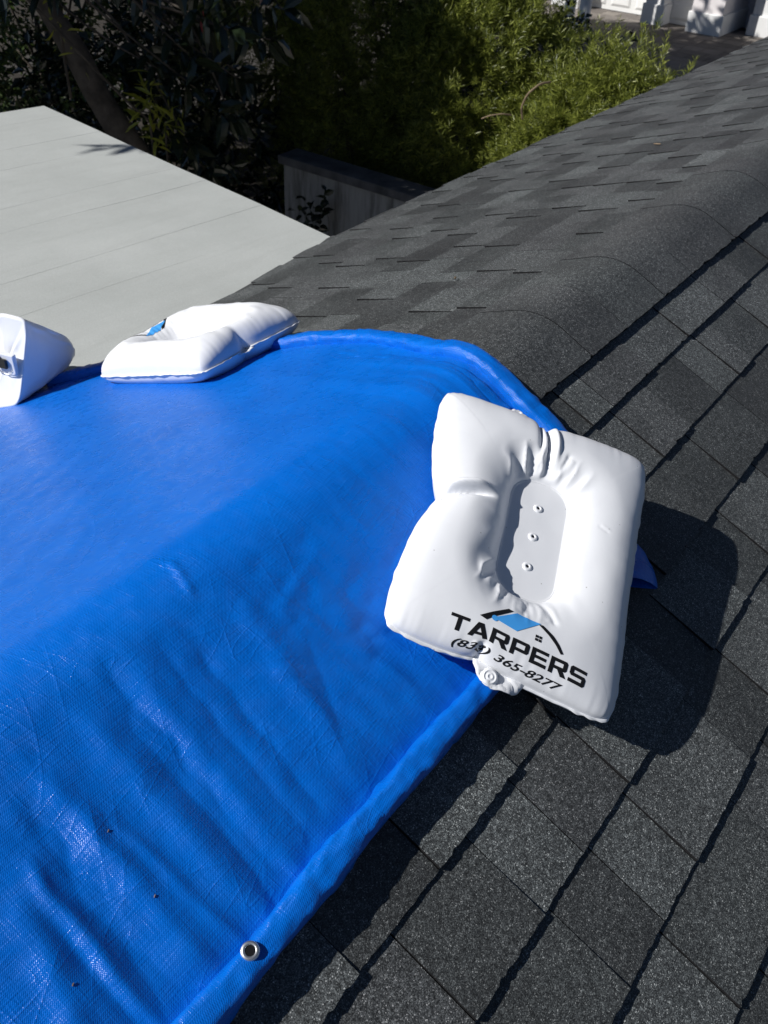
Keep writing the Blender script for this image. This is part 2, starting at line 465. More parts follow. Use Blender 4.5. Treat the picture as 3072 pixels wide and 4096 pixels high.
# ------------------------------------------------------------------ flat-roofed addition behind the eave
def flat_z(x): return ZR - 0.565 - 0.062*(x-2.77)
addn = empty('flat_roof_addition', (0.5, 2.6, 0.0), 'flat-roofed addition with pale grey roll roofing beside the shingle eave', 'building')
def roll_mat():
    m, nt, b = new_mat('pale_roll_roofing'); p = pos_node(nt)
    n = noise(nt, p, 2.2, 6, 0.65)
    c = ramp(nt, n, [(0.25, (0.395, 0.415, 0.40)), (0.75, (0.475, 0.495, 0.48))])
    st = noise(nt, scale_vec(nt, p, (0.8, 9, 9)), 1.6, 5, 0.7)
    c = mix_col(nt, ramp(nt, st, [(0.5, 0.0), (0.8, 0.35)]), c, (0.335, 0.345, 0.33))
    sp = noise(nt, p, 26, 4, 0.75)
    c = mix_col(nt, ramp(nt, sp, [(0.68, 0.0), (0.8, 0.45)]), c, (0.25, 0.24, 0.22))
    gr = noise(nt, p, 420, 2, 0.6)
    c = mix_col(nt, 1.0, c, ramp(nt, gr, [(0.3, 0.82), (0.7, 1.12)]), 'MULTIPLY')
    nt.links.new(c, b.inputs['Base Color']); b.inputs['Roughness'].default_value = 0.9
    bump(nt, b, gr, 0.4, 0.002); return m
M_ROLL = roll_mat()
def edge_x(y): return 2.77 + (3.16-2.77)*(y-1.444)/(3.77-1.444)
yb = [0.80, 1.24, 1.66, 1.90, 2.30, 2.52, 2.95, 3.20, 3.55, 3.77]
for i in range(len(yb)-1):
    ya, yc = yb[i], yb[i+1]+0.03 if i < len(yb)-2 else yb[i+1]
    V = []; nx = 40
    for j in range(nx):
        t = j/(nx-1)
        for y, hh in ((ya, 0.0007), (yc, 0.0003 if i < len(yb)-2 else 0.0007)):
            x = -3.2 + (edge_x(y)+3.2)*t
            wav = 0.00015*float(vn(x*3+i*7, i)) + 0.004*float(vn2(x*1.1, y*1.5))
            yy = y + 0.006*float(vn(x*2.3+i*13, 5)) if 0 < i < len(yb)-2 else y
            V.append((x, yy, flat_z(x)+hh+wav))
    n = len(V); V += [(a, b, c-0.0006) for a, b, c in V]
    F = []
    for j in range(nx-1):
        F.append((2*j, 2*j+2, 2*j+3, 2*j+1)); F.append((2*j, n+2*j, n+2*j+2, 2*j+2)); F.append((2*j+1, 2*j+3, n+2*j+3, n+2*j+1))
    F.append((n-2, 2*n-2, 2*n-1, n-1)); F.append((0, 1, n+1, n))
    mesh_obj('roofing_strip', V, F, M_ROLL, addn)
# slab, drip edge, walls
sv = []
for dz in (-0.008, -0.16):
    for (x, y) in ((-3.2, 0.8), (edge_x(0.8)-.02, 0.8), (edge_x(3.77)-.02, 3.75), (-3.2, 3.75)):
        sv.append((x, y, flat_z(x)+dz))
mesh_obj('roof_slab', sv, [(0,1,2,3),(7,6,5,4),(0,4,5,1),(1,5,6,2),(2,6,7,3),(3,7,4,0)], simple('slab_paint', (0.5, 0.5, 0.47), 0.7), addn)
dv = []
for (x, y) in ((edge_x(1.47), 1.47), (edge_x(3.77), 3.772), (-3.2, 3.772)):
    z = flat_z(x)
    for ox, dz in ((0.0, -0.003), (0.0, -0.10)):
        dv.append((x+0.004, y+0.003, z+dz))
mesh_obj('drip_edge', dv, [(0,1,3,2),(2,3,5,4)], simple('drip_edge_metal', (0.6, 0.61, 0.6), 0.45), addn).modifiers.new('s', 'SOLIDIFY').thickness = 0.004
box('wall', (-3.0, 2.62, 1.5, 3.55, 0, 2.80), M_STUC, addn)

# ------------------------------------------------------------------ garden wall
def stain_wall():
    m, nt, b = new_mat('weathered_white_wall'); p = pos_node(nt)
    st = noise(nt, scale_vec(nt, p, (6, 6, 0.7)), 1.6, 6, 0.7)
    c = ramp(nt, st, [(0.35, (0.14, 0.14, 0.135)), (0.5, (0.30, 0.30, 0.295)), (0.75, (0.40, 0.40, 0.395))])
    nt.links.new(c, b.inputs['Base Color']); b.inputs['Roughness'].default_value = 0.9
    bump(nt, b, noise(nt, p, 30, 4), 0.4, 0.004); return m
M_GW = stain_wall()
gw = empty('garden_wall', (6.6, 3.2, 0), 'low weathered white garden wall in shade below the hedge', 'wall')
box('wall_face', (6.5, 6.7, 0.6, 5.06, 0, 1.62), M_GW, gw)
box('coping', (6.46, 6.74, 0.56, 5.10, 1.623, 1.70), simple('shade_toned_coping', (0.10, 0.10, 0.105), 0.9, 0.2, 0.4, 6), gw, 0.008)  # shade on the wall's cap is put into the coping's dark colour

# ------------------------------------------------------------------ neighbour's garage house
M_PINK = simple('pale_pink_stucco', (0.80, 0.755, 0.75), 0.9, 0.3, 0.04, 3, 0.3, 0.004)
M_WHT = simple('white_trim_paint', (0.80, 0.80, 0.79), 0.6, 0.4, 0.04, 5)
M_DOOR = simple('white_garage_door', (0.78, 0.78, 0.76), 0.5, 0.5, 0.03, 5)
nb_ = empty('garage_house', (25, 8, 0), 'white and pale pink house with garage doors and round columns beyond the hedge', 'house')
for (a, b_) in ((10.9, 24), (9.25, 8.5)): pass
box('wall', (25.2, 32, -4, 26, 0, 3.6), M_PINK, nb_)
# piers (pink above a white base)
def pier(y0, y1, x0, pink=True):
    o = box('pier', (x0, 25.2, y0, y1, 0.46, 3.3), M_PINK if pink else M_WHT, nb_)
    box('pier_base', (x0-0.05, 25.19, y0-0.05, y1+0.05, 0.02, 0.458), M_WHT, o, 0.02)
pier(6.94, 7.68, 23.55); pier(8.40, 8.85, 23.62, False); pier(10.75, 11.4, 23.9, False); pier(5.9, 6.5, 24.3, False)
def garage_door(y0, y1, x):
    o = box('garage_door', (x, x+0.06, y0, y1, 0.04, 2.3), M_DOOR, nb_)
    ncol = max(1, int(round((y1-y0)/0.62))); cw = (y1-y0)/ncol
    for rI in range(4):
        for c in range(ncol):
            ya, yb_ = y0+c*cw+0.07, y0+(c+1)*cw-0.07; za, zb = 0.04+rI*0.565+0.1, 0.04+(rI+1)*0.565-0.1
            v = [(x-0.004,ya,za),(x-0.004,yb_,za),(x-0.004,yb_,zb),(x-0.004,ya,zb),
                 (x-0.028,ya+.05,za+.05),(x-0.028,yb_-.05,za+.05),(x-0.028,yb_-.05,zb-.05),(x-0.028,ya+.05,zb-.05)]
            mesh_obj('door_panel', v, [(4,7,6,5),(0,4,5,1),(1,5,6,2),(2,6,7,3),(3,7,4,0)], M_DOOR, o)
    box('bottom_seal', (x-0.02, x+0.05, y0, y1, 0.013, 0.038), M_BUCKLE, o)
garage_door(7.66, 8.42, 24.05); garage_door(8.83, 10.8, 24.4); garage_door(3.4, 5.95, 24.5)
for cy in (10.05, 9.66):
    V, F = tube_vf([(22.1, cy, z) for z in (0.02, 0.12, 0.14, 0.5, 1.5, 3.0)], [0.17, 0.17, 0.135, 0.135, 0.13, 0.12], 20)
    mesh_obj('column', V, F, M_WHT, nb_, smooth=True)
box('porch_beam', (21.8, 25.0, 9.3, 10.4, 3.0, 3.35), M_WHT, nb_)
rv = [(21.2,-4.6,3.36),(33,-4.6,3.36),(33,26.6,3.36),(21.2,26.6,3.36),(25.5,-1,5.2),(29,-1,5.2),(29,23,5.2),(25.5,23,5.2)]
rv = [(x+1.6 if x < 25 else x, y, z+.3) for x, y, z in rv]
mesh_obj('roof', rv, [(3,2,1,0),(4,5,6,7),(0,1,5,4),(1,2,6,5),(2,3,7,6),(3,0,4,7)], simple('terracotta_roof', (0.35, 0.18, 0.12), 0.8), nb_)
# ------------------------------------------------------------------ blue tarp over the ridge
EDGE = np.array([(-0.46, 1.27), (-0.36, 1.325), (-0.2, 1.385), (-0.05, 1.40), (0.08, 1.425), (0.2, 1.475), (0.34, 1.515), (0.48, 1.51), (0.64, 1.47), (0.85, 1.44), (1.10, 1.37), (1.22, 1.25)])
def xr(y): return np.interp(y, EDGE[:, 0], EDGE[:, 1])
def seg_d(x, y, a, b):
    a = np.array(a); b = np.array(b); d = b-a; L2 = d@d
    t = np.clip(((x-a[0])*d[0]+(y-a[1])*d[1])/L2, 0, 1)
    dx = x-a[0]-t*d[0]; dy = y-a[1]-t*d[1]
    return np.sqrt(dx*dx+dy*dy), t, (dx*d[1]-dy*d[0])/math.sqrt(L2)
HEM_Y = -0.383
FOLDS = [  # a, b, half width, amplitude (valley < 0)
    ((0.446, -0.02), (0.417, -0.375), 0.016, -0.007), ((0.475, -0.04), (0.452, -0.36), 0.015, 0.004),
    ((0.385, -0.05), (0.385, -0.37), 0.018, 0.005), ((0.274, -0.10), (0.250, -0.375), 0.016, -0.007),
    ((0.310, -0.08), (0.300, -0.375), 0.016, 0.006), ((0.216, -0.19), (0.214, -0.375), 0.013, -0.005),
    ((0.235, -0.14), (0.225, -0.375), 0.010, 0.006), ((0.217, -0.16), (0.150, -0.375), 0.018, 0.006),
    ((0.33, -0.16), (0.345, -0.37), 0.008, 0.003), ((0.56, -0.06), (0.53, -0.33), 0.016, -0.004),
    ((0.52, -0.03), (0.49, -0.37), 0.014, -0.004), ((0.66, -0.04), (0.60, -0.36), 0.02, 0.004),
    ((0.70, -0.16), (0.62, -0.30), 0.010, -0.0022), ((0.68, -0.13), (0.80, -0.10), 0.009, 0.0016),
    ((0.73, -0.20), (0.76, -0.32), 0.009, 0.0020), ((0.66, -0.21), (0.58, -0.17), 0.008, 0.0012), ((0.74, -0.23), (0.84, -0.26), 0.008, -0.0022),
    ((0.62, 0.02), (0.60, -0.04), 0.007, 0.0028), ((0.12, -0.1), (0.08, -0.37), 0.025, -0.006), ((0.02, -0.1), (0.0, -0.37), 0.02, 0.009)]
def tarp_h(x, y):
    e = xr(y) - x                                           # distance in from the right hem
    h = 0.021 + 0*x
    h = h - 0.005*np.exp(-(np.maximum(y-HEM_Y, 0)/0.035)**2)
    h = h - 0.003*np.exp(-(np.maximum(e, 0)/0.05)**2)                  # and onto the right hem
    near = sstep(0.03, -0.12, y)
    # drape folds running down the near slope
    lx = x + 0.10*y + 0.015*vn(x*4, y*6)
    h = h + near*(0.0022*vn(lx*10, y*1.1+7) + 0.0022*(0.4-np.abs(vn2(lx*15+3, y*1.2+2))) + 0.0012*vn2(lx*24, y*1.6) + 0.0007*vn(lx*55+9, y*2.5))
    for a, b, wd, am in FOLDS:
        d, t, sd = seg_d(x + 0.012*vn2(y*9, 3) + 0.004*vn(y*30, 8), y, a, b)
        sharp = np.where(d < wd*3.5, np.exp(-(d/wd)**2) if am > 0 else np.exp(-(d/wd)**1.3), 0)
        h = h + am*sharp*sstep(0, 0.25, t)*(0.85+0.3*vn(t*9, a[0]*50))
    # rings of slack parallel to the right hem, strongest over the ridge
    k = np.exp(-(np.maximum(e-0.05, 0)/0.22)**1.5)*sstep(0.75, 0.25, y)*sstep(-0.36, -0.06, y)
    ee = e + 0.035*vn(y*3.5, 2) + 0.02*vn2(x*7, y*7)
    h = h + k*(0.0045*vn(ee*19+4, y*1.6) + 0.0022*vn2(ee*40, y*2.0+5) + 0.0009*vn(ee*90, y*3))
    # long faint pulls over the far side
    far = sstep(-0.02, 0.15, y)
    lf = y - 0.55*(x-1.2) + 0.03*vn(x*3, y*3)
    h = h + far*(0.0020*vn(lf*7+4, x*0.8) + 0.0006*vn2(lf*30, x*1.4))
    # crushed area beside the big weight
    cr = np.exp(-(((x-0.78)/0.16)**2+((y+0.17)/0.12)**2))
    h = h + cr*0.004*(np.abs(vn(x*22+y*9, y*24-x*7)))
    h = h + 0.0003*vn2(x*60, y*60) + 0.0004*vn(x*20, y*20+3)
    return np.maximum(h, 0.0165 + 0.0015*vn(x*30, y*30))
tarp = empty('tarp', (0.6, 0.0, ZR), 'bright blue woven tarp draped over the ridge with rolled hems', 'tarp')
ny_, nx_ = 400, 520
ysT = np.linspace(HEM_Y, 1.22, ny_); sT = np.linspace(0, 1, nx_)**0.75
Y, Sx = np.meshgrid(ysT, sT, indexing='ij')
XR = xr(Y) + 0.002
X = -0.75 + (XR+0.75)*Sx
V = RP(X, Y, tarp_h(X, Y)).reshape(-1, 3)
uvT = np.stack([X.ravel(), (Y/math.cos(0.4)).ravel()], 1)
tarp_sheet = mesh_obj('sheet', V, grid_faces(ny_, nx_, flip=True), M_TARP, tarp, smooth=True, uvs=uvT)
def hem(name, path, hh, a_out, b_up, seed, seg=26):
    """rolled hem: flattened, uneven tube along a path of (x, y) on the roof"""
    P = np.asarray(path, float); dd = np.r_[0, np.cumsum(np.linalg.norm(np.diff(P, axis=0), axis=1))]
    n = int(dd[-1]/0.006); s = np.linspace(0, dd[-1], n)
    px_ = np.interp(s, dd, P[:, 0]); py_ = np.interp(s, dd, P[:, 1])
    ker = np.hanning(15); ker /= ker.sum()
    px_ = np.convolve(np.pad(px_, 7, mode='edge'), ker, 'valid'); py_ = np.convolve(np.pad(py_, 7, mode='edge'), ker, 'valid')
    C = RP(px_, py_, hh + 0.002*vn(s*6, seed)); z_, ny, nz = prof(py_)
    Nn = np.stack([0*px_, ny, nz], -1); T = np.gradient(C, axis=0); T /= np.linalg.norm(T, axis=1)[:, None]
    A = np.cross(T, Nn)
    V = []; UV = []
    for i in range(n):
        tw = 0.25*vn(s[i]*3.5, seed+3)
        for k in range(seg):
            th = 2*math.pi*k/seg
            ra = a_out*(1+0.13*vn(s[i]*9, seed+1)+0.05*vn(s[i]*40, k)); rb = b_up*(1+0.14*vn2(s[i]*8, seed+5)+0.06*vn2(s[i]*45, k*0.7))
            ca, sa = math.cos(th+tw), math.sin(th+tw)
            e = 0.62                                        # squarish roll
            cx = math.copysign(abs(ca)**e, ca)*ra; cy = math.copysign(abs(sa)**e, sa)*rb
            pk = 0.0017*float(vn(s[i]*70, k*0.8+seed)) + 0.003*float(max(0, vn2(s[i]*28, k*0.5+seed))**2)
            V.append(C[i]+A[i]*(cx+pk*ca)+Nn[i]*(cy+pk*sa)); UV.append((s[i], k/seg*2*math.pi*a_out))
    F = []
    for i in range(n-1):
        for k in range(seg):
            k2 = (k+1) % seg; F.append((i*seg+k, (i+1)*seg+k, (i+1)*seg+k2, i*seg+k2))
    F.append(tuple(range(seg))); F.append(tuple((n-1)*seg+k for k in range(seg))[::-1])
    return mesh_obj(name, V, F, M_TARP, tarp, smooth=True, uvs=UV)
hem('bottom_hem', [(-0.75, HEM_Y-0.006), (0.1, HEM_Y-0.009), (0.33, HEM_Y-0.010), (0.5, HEM_Y-0.004), (0.75, HEM_Y-0.002), (0.9, HEM_Y-0.004), (1.22, HEM_Y-0.02)], 0.0225, 0.0195, 0.0180, 2)
hem('right_hem', [(e[1], e[0]) for e in EDGE[1:]], 0.021, 0.024, 0.018, 8)
# second, thinner fold lying inside the right hem
hem('inner_fold', [(xr(y)-0.05-0.03*math.sin((y+0.1)*4), y) for y in np.linspace(-0.12, 0.5, 14)], 0.012, 0.016, 0.007, 14, 16)
# grommet in the bottom hem
def frame_at(c, nrm, xdir):
    nrm = nrm/np.linalg.norm(nrm); x = xdir - nrm*(xdir@nrm); x /= np.linalg.norm(x); return np.array(c), x, np.cross(nrm, x), nrm
def lathe(name, fr, prof_, mat, parent, seg=24):
    c, x, y, nz = fr; V = []; F = []
    for (r_, h_) in prof_:
        for k in range(seg):
            th = 2*math.pi*k/seg; V.append(c + x*(r_*math.cos(th)) + y*(r_*math.sin(th)) + nz*h_)
    for i in range(len(prof_)-1):
        for k in range(seg):
            k2 = (k+1) % seg; F.append((i*seg+k, i*seg+k2, (i+1)*seg+k2, (i+1)*seg+k))
    return mesh_obj(name, V, F, mat, parent, smooth=True)
gfr = frame_at(RP(0.340, HEM_Y+0.001, 0.0402), np.array([-0.14, -0.22, 0.95]), np.array([1.0, 0, 0]))
gro = lathe('grommet', gfr, [(0.0058, -0.003), (0.0060, 0.0002), (0.0068, 0.0007), (0.0088, 0.0006), (0.0104, 0.0001), (0.0110, -0.0020)], M_METAL, tarp)
lathe('grommet_hole', gfr, [(0.00005, -0.0006), (0.0059, -0.0005)], M_HOLE, gro)

# ------------------------------------------------------------------ inflatable weights
def pillow_fns(TL, TR, BR, BL, seed, Tt, Tb, hw, hh, notch):
    TL, TR, BR, BL = map(np.array, (TL, TR, BR, BL))
    nn = np.cross(BL-TL+BR-TR, TR-TL+BR-BL); nn /= np.linalg.norm(nn)
    pv = VN(seed)
    def plan(u, v):
        u = np.asarray(u, float); v = np.asarray(v, float); u2, v2 = u.copy(), v.copy()
        if notch:
            u2 = u2 + 0.20*np.exp(-np.abs(v+0.03)/0.26)*np.maximum(0, -u)**2.2
            v2 = v2 + 0.075*np.exp(-np.abs(u+0.02)/0.10)*np.maximum(0, -v)**5
            v2 = v2 - 0.05*np.exp(-np.abs(u+0.20)/0.10)*np.maximum(0, v)**8
        else:
            u2 = u2 + 0.05*np.exp(-(v/0.3)**2)*np.maximum(0, -u)**3
            v2 = v2 + 0.10*np.exp(-np.abs(u-0.1)/0.15)*np.maximum(0, -v)**4
        u2 = u2*(1-0.045*(1-v*v)*u*u); v2 = v2*(1-0.03*(1-u*u)*v*v)
        cc = (np.abs(u)*np.abs(v))**7
        return u2*(1-0.075*cc), v2*(1-0.06*cc)
    def thick(u, v):
        e = np.maximum((1-np.abs(u)**3.0), 0)*np.maximum((1-np.abs(v)**3.4), 0)
        t = e**0.44
        m = np.maximum(np.abs(u), np.abs(v))
        per = np.where(np.abs(u) > np.abs(v), v+3.0*np.sign(u), u+7.0*np.sign(v))
        return t*(1+0.05*pv(per*5, 2)*m**6 + 0.04*pv(per*22, 5)*m**14)
    a0 = 0.05
    def top(u, v):
        u = np.asarray(u, float); v = np.asarray(v, float)
        t = thick(u, v)*Tt
        a = (u-a0)*hw; b = v*hh
        qx = np.abs(a)-(0.0530-0.045); qy = np.abs(b)-(0.1165-0.045)
        d = np.sqrt(np.maximum(qx, 0)**2+np.maximum(qy, 0)**2)+np.minimum(np.maximum(qx, qy), 0)-0.045
        g = (1-np.exp(-np.maximum(d+0.001, 0)/0.024))*(0.86+0.14*sstep(0.02, 0.09, d))
        ph = np.arctan2(b/0.117, a/0.053)                   # 0 right, -pi/2 top
        # puckers radiating from the welded panel
        env = 0.15 + 0.95*np.exp(-((ph+1.95)/0.65)**2) + 1.1*np.exp(-((np.abs(ph)-2.5)/0.42)**2)*(ph > 0) + 0.35*np.exp(-((ph-1.5)/0.6)**2) + 0.30*np.exp(-((ph+0.9)/0.4)**2)
        wv = pv(ph*4.6+20, 1)*0.7 + pv(ph*9.5, 7)*0.55
        wv = np.abs(wv)**0.8*np.sign(wv)
        band = np.exp(-((d-0.022)/0.022)**2)*sstep(0.0, 0.008, d)
        fing = 0.55-np.abs(np.sin(ph*8.5+1.6*pv(ph*1.7+5, 3)+0.5*pv(ph*5, d*60)))**0.75
        fband = sstep(0.0, 0.012, d)*sstep(0.068, 0.030, d)
        fenv = 1.0*np.exp(-((ph+1.95)/0.55)**4) + 0.85*np.exp(-((ph-2.45)/0.40)**4) + 0.25*np.exp(-((ph-1.45)/0.5)**2) + 0.3*np.exp(-((ph+0.95)/0.35)**2)
        t = t*g + 0.009*(1-g)*np.minimum(thick(u, v), 1) + 0.0050*env*wv*band + 0.0095*fenv*fing*fband
        if notch:
            U = u*hw; Vv = v*hh
            for (p0, p1, wd, dp) in CREASES:
                dd, tt, sd = seg_d(U, Vv, (p0[0]*hw, p0[1]*hh), (p1[0]*hw, p1[1]*hh))
                t = t - dp*np.exp(-(dd/wd)**1.25)*sstep(1.0, 0.55, tt) + 0.45*dp*np.exp(-((sd-wd*2.2)/(wd*1.4))**2)*sstep(1.0, 0.6, tt)*np.exp(-(np.maximum(dd-wd*3, 0)/wd)**2)*(np.abs(u) < 0.97)*(np.abs(v) < 0.97)*sstep(0, .15, tt)
            t = t + 0.0004*pv(u*6, v*6+40)
        else:
            t = t + 0.002*pv(u*9, v*9)*np.minimum(thick(u, v), 1)
        return np.maximum(t, -0.004), d
    def bot(u, v): return -thick(u, v)*Tb
    def P(u2, v2, h):
        a = ((u2+1)/2)[..., None]; b = ((v2+1)/2)[..., None]
        return TL*(1-a)*(1-b)+TR*a*(1-b)+BR*a*b+BL*(1-a)*b + nn*np.asarray(h)[..., None]
    def surf(u, v, off=0.0):
        u = np.asarray(u, float); v = np.asarray(v, float)
        u2, v2 = plan(u, v); t, d = top(u, v); return P(u2, v2, t+off)
    return plan, top, bot, P, surf, nn, thick
CREASES = [((-1.0, -0.03), (-0.34, -0.13), 0.0050, 0.026), ((-0.04, -1.0), (0.03, -0.50), 0.0050, 0.016),
           ((-0.10, -1.0), (-0.06, -0.55), 0.0045, 0.009), ((-0.21, 1.0), (-0.22, 0.91), 0.004, 0.008),
           ((0.18, -0.66), (0.13, -0.50), 0.004, 0.004), 
           ((0.55, -0.2), (0.66, -0.17), 0.002, 0.0012), ((0.05, 0.62), (0.08, 0.5), 0.004, 0.003), ((0.3, 0.6), (0.22, 0.47), 0.004, 0.003)]
def build_weight(name, K, seed, Tt, Tb, label, notch, n=(150, 180)):
    TL, TR, BR, BL = [np.array(k) for k in K]
    hw = np.linalg.norm(TR-TL)/2; hh = (np.linalg.norm(BL-TL)+np.linalg.norm(BR-TR))/4
    plan, top, bot, P, surf, nn, thick = pillow_fns(TL, TR, BR, BL, seed, Tt, Tb, hw, hh, notch)
    c = (TL+TR+BR+BL)/4
    root = empty(name, tuple(c - nn*Tb), label, 'weight bag', 'white inflatable tarp weights')
    nu, nv = n
    u = np.sin(np.linspace(-1, 1, nu)*math.pi/2); v = np.sin(np.linspace(-1, 1, nv)*math.pi/2)
    u = 0.55*u + 0.45*np.linspace(-1, 1, nu); v = 0.55*v + 0.45*np.linspace(-1, 1, nv)
    U, Vv = np.meshgrid(u, v, indexing='ij'); U2, V2 = plan(U, Vv)
    t, d = top(U, Vv); b = bot(U, Vv)
    edge = (np.abs(U) > 0.9999) | (np.abs(Vv) > 0.9999)
    t = np.where(edge, 0.0006, t); b = np.where(edge, -0.0006, b); t = np.maximum(t, b+0.001)
    VV = np.concatenate([P(U2, V2, t).reshape(-1, 3), P(U2, V2, b).reshape(-1, 3)])
    F = grid_faces(nu, nv, 0, flip=True) + grid_faces(nu, nv, nu*nv)
    body = mesh_obj('body', VV, F, M_VINYL, root, smooth=True)
    # welded flange round the seam
    m = 90
    pe = np.linspace(-1, 1, m)
    per = [(-1, a) for a in pe] + [(a, 1) for a in pe[1:]] + [(1, -a) for a in pe[1:]] + [(-a, -1) for a in pe[1:-1]]
    pu = np.array([q[0] for q in per]); pv_ = np.array([q[1] for q in per])
    a2, b2 = plan(pu, pv_)
    cen = P(a2, b2, 0*a2); out = cen - c; out -= np.outer(out@nn, nn); out /= np.linalg.norm(out, axis=1)[:, None]
    fw = 0.0045*(1+0.35*vn(np.arange(len(per))*0.35, seed))
    rings = [cen - out*0.002 + nn*0.0012, cen + out*fw[:, None] + nn*0.0007, cen + out*fw[:, None] - nn*0.0007, cen - out*0.002 - nn*0.0012]
    wv = (0.0012*vn(np.arange(len(per))*0.5, seed+2))[:, None]*nn
    rings[1] = rings[1]+wv; rings[2] = rings[2]+wv
    FV = np.concatenate(rings); L = len(per); FF = []
    for r_ in range(3):
        for i in range(L):
            i2 = (i+1) % L; FF.append((r_*L+i, r_*L+i2, (r_+1)*L+i2, (r_+1)*L+i))
    mesh_obj('seam_flange', FV, FF, M_VINYL, root, smooth=True)
    return root, body, surf, nn, hw, hh, plan, P, top

K_MAIN = None
def px_ray(x, y):
    d = CF*FPX + CR*(x-1536) + CU*(2048-y); return d
def px_near(x, y, h):
    nr = np.array([0, -math.sin(S1), math.cos(S1)]); d = px_ray(x, y); O = np.array([0, 0, ZR])
    t = (h - nr@(CAM_POS-O))/(nr@d); return CAM_POS + t*d
def px_far(x, y, h):
    nr = np.array([0, math.sin(S2), math.cos(S2)]); d = px_ray(x, y); O = np.array([0, 0, ZR])
    t = (h - nr@(CAM_POS-O))/(nr@d); return CAM_POS + t*d
# the corner of the tarp sticking out from under the weight, folded back on itself
def flap():
    V = []; UV = []; n = 18; m = 24
    A = px_near(2520, 2110, .02)[:2]; B = px_near(2622, 2345, .02)[:2]; Cc = px_near(2300, 2300, .02)[:2]
    for i in range(n):
        t = i/(n-1)
        for j in range(m):
            a = j/(m-1)                                    # 0 bottom layer .. 1 top layer, folded at a = .5
            f = abs(1-2*a)                                  # distance from the fold
            base = A*(1-t)+B*t
            p = base*(1-f)+Cc*f + np.array([0.02*math.sin(t*3)*(1-f), 0])
            gap = 0.034*math.sin(min(1, f*2.2)*math.pi/2)*(0.45+0.55*t)
            h = 0.006 + (gap if a > 0.5 else 0.0) + 0.012*(1-f)*(t) + 0.003*float(vn(t*6+a*3, a*8))
            V.append(RP(p[0], p[1], h)); UV.append((p[0], a*0.2+t*0.1))
    return mesh_obj('corner_flap', V, grid_faces(n, m), M_TARP, tarp, smooth=True, uvs=UV)
flap()
# seam corners measured off the photograph, then fixed as places on the roof
K_MAIN = [px_near(1768, 1545, .080), px_near(2600, 1850, .122), px_near(2455, 2925, .066), px_near(1505, 2500, .066)]
W1, body1, surf1, nn1, hw1, hh1, plan1, P1, top1 = build_weight('tarp_weight', K_MAIN, 5, 0.051, 0.058,
    'white inflatable weight printed TARPERS lying over the bottom hem of the blue tarp', True, (200, 240))
# welded oval panel outline, slightly raised bead
def rrect(u0, hwid, hhei, rad, n=18):
    pts = []
    for cx, cy, a0 in ((1, 1, 0), (-1, 1, 90), (-1, -1, 180), (1, -1, 270)):
        for k in range(n):
            a = R_(a0+90*k/(n-1)); pts.append((u0+cx*(hwid-rad)+rad*math.cos(a), cy*(hhei-rad)+rad*math.sin(a)))
    return np.array(pts)
def bead(parent, surf, hw, hh, r_out, width, hgt, mat, name):
    o = rrect(0.05*hw, 0.053+r_out, 0.1165+r_out, 0.045+r_out); i = rrect(0.05*hw, 0.053+r_out-width, 0.1165+r_out-width, 0.045+r_out-width)
    mid = (o+i)/2; L = len(o)
    V = np.concatenate([surf(q[:, 0]/hw, q[:, 1]/hh, off) for q, off in ((o, 0.0001), (mid, hgt), (i, 0.0001))])
    F = []
    for r_ in range(2):
        for k in range(L):
            k2 = (k+1) % L; F.append((r_*L+k, (r_+1)*L+k, (r_+1)*L+k2, r_*L+k2))
    return mesh_obj(name, V, F, mat, parent, smooth=True)
bead(W1, surf1, hw1, hh1, -0.0005, 0.0026, 0.0012, M_VINYL, 'panel_weld')
def surf_frame(surf, u, v, off=0.0):
    p0 = surf(np.array(u), np.array(v), off); pu = surf(np.array(u+.01), np.array(v), off)-p0; pv_ = surf(np.array(u), np.array(v+.01), off)-p0
    n_ = np.cross(pv_, pu); n_ /= np.linalg.norm(n_); return frame_at(p0, n_, pu)
for v_ in (-0.241, -0.012, 0.218):
    fr = surf_frame(surf1, 0.046, v_, 0.0)
    e = lathe('eyelet', fr, [(0.0026, -0.001), (0.0028, 0.0022), (0.0046, 0.0026), (0.0066, 0.0022), (0.0074, 0.0012), (0.0082, 0.0)], M_VINYL, W1)
    lathe('eyelet_hole', fr, [(0.00005, 0.0012), (0.0027, 0.0013)], M_HOLE, e)
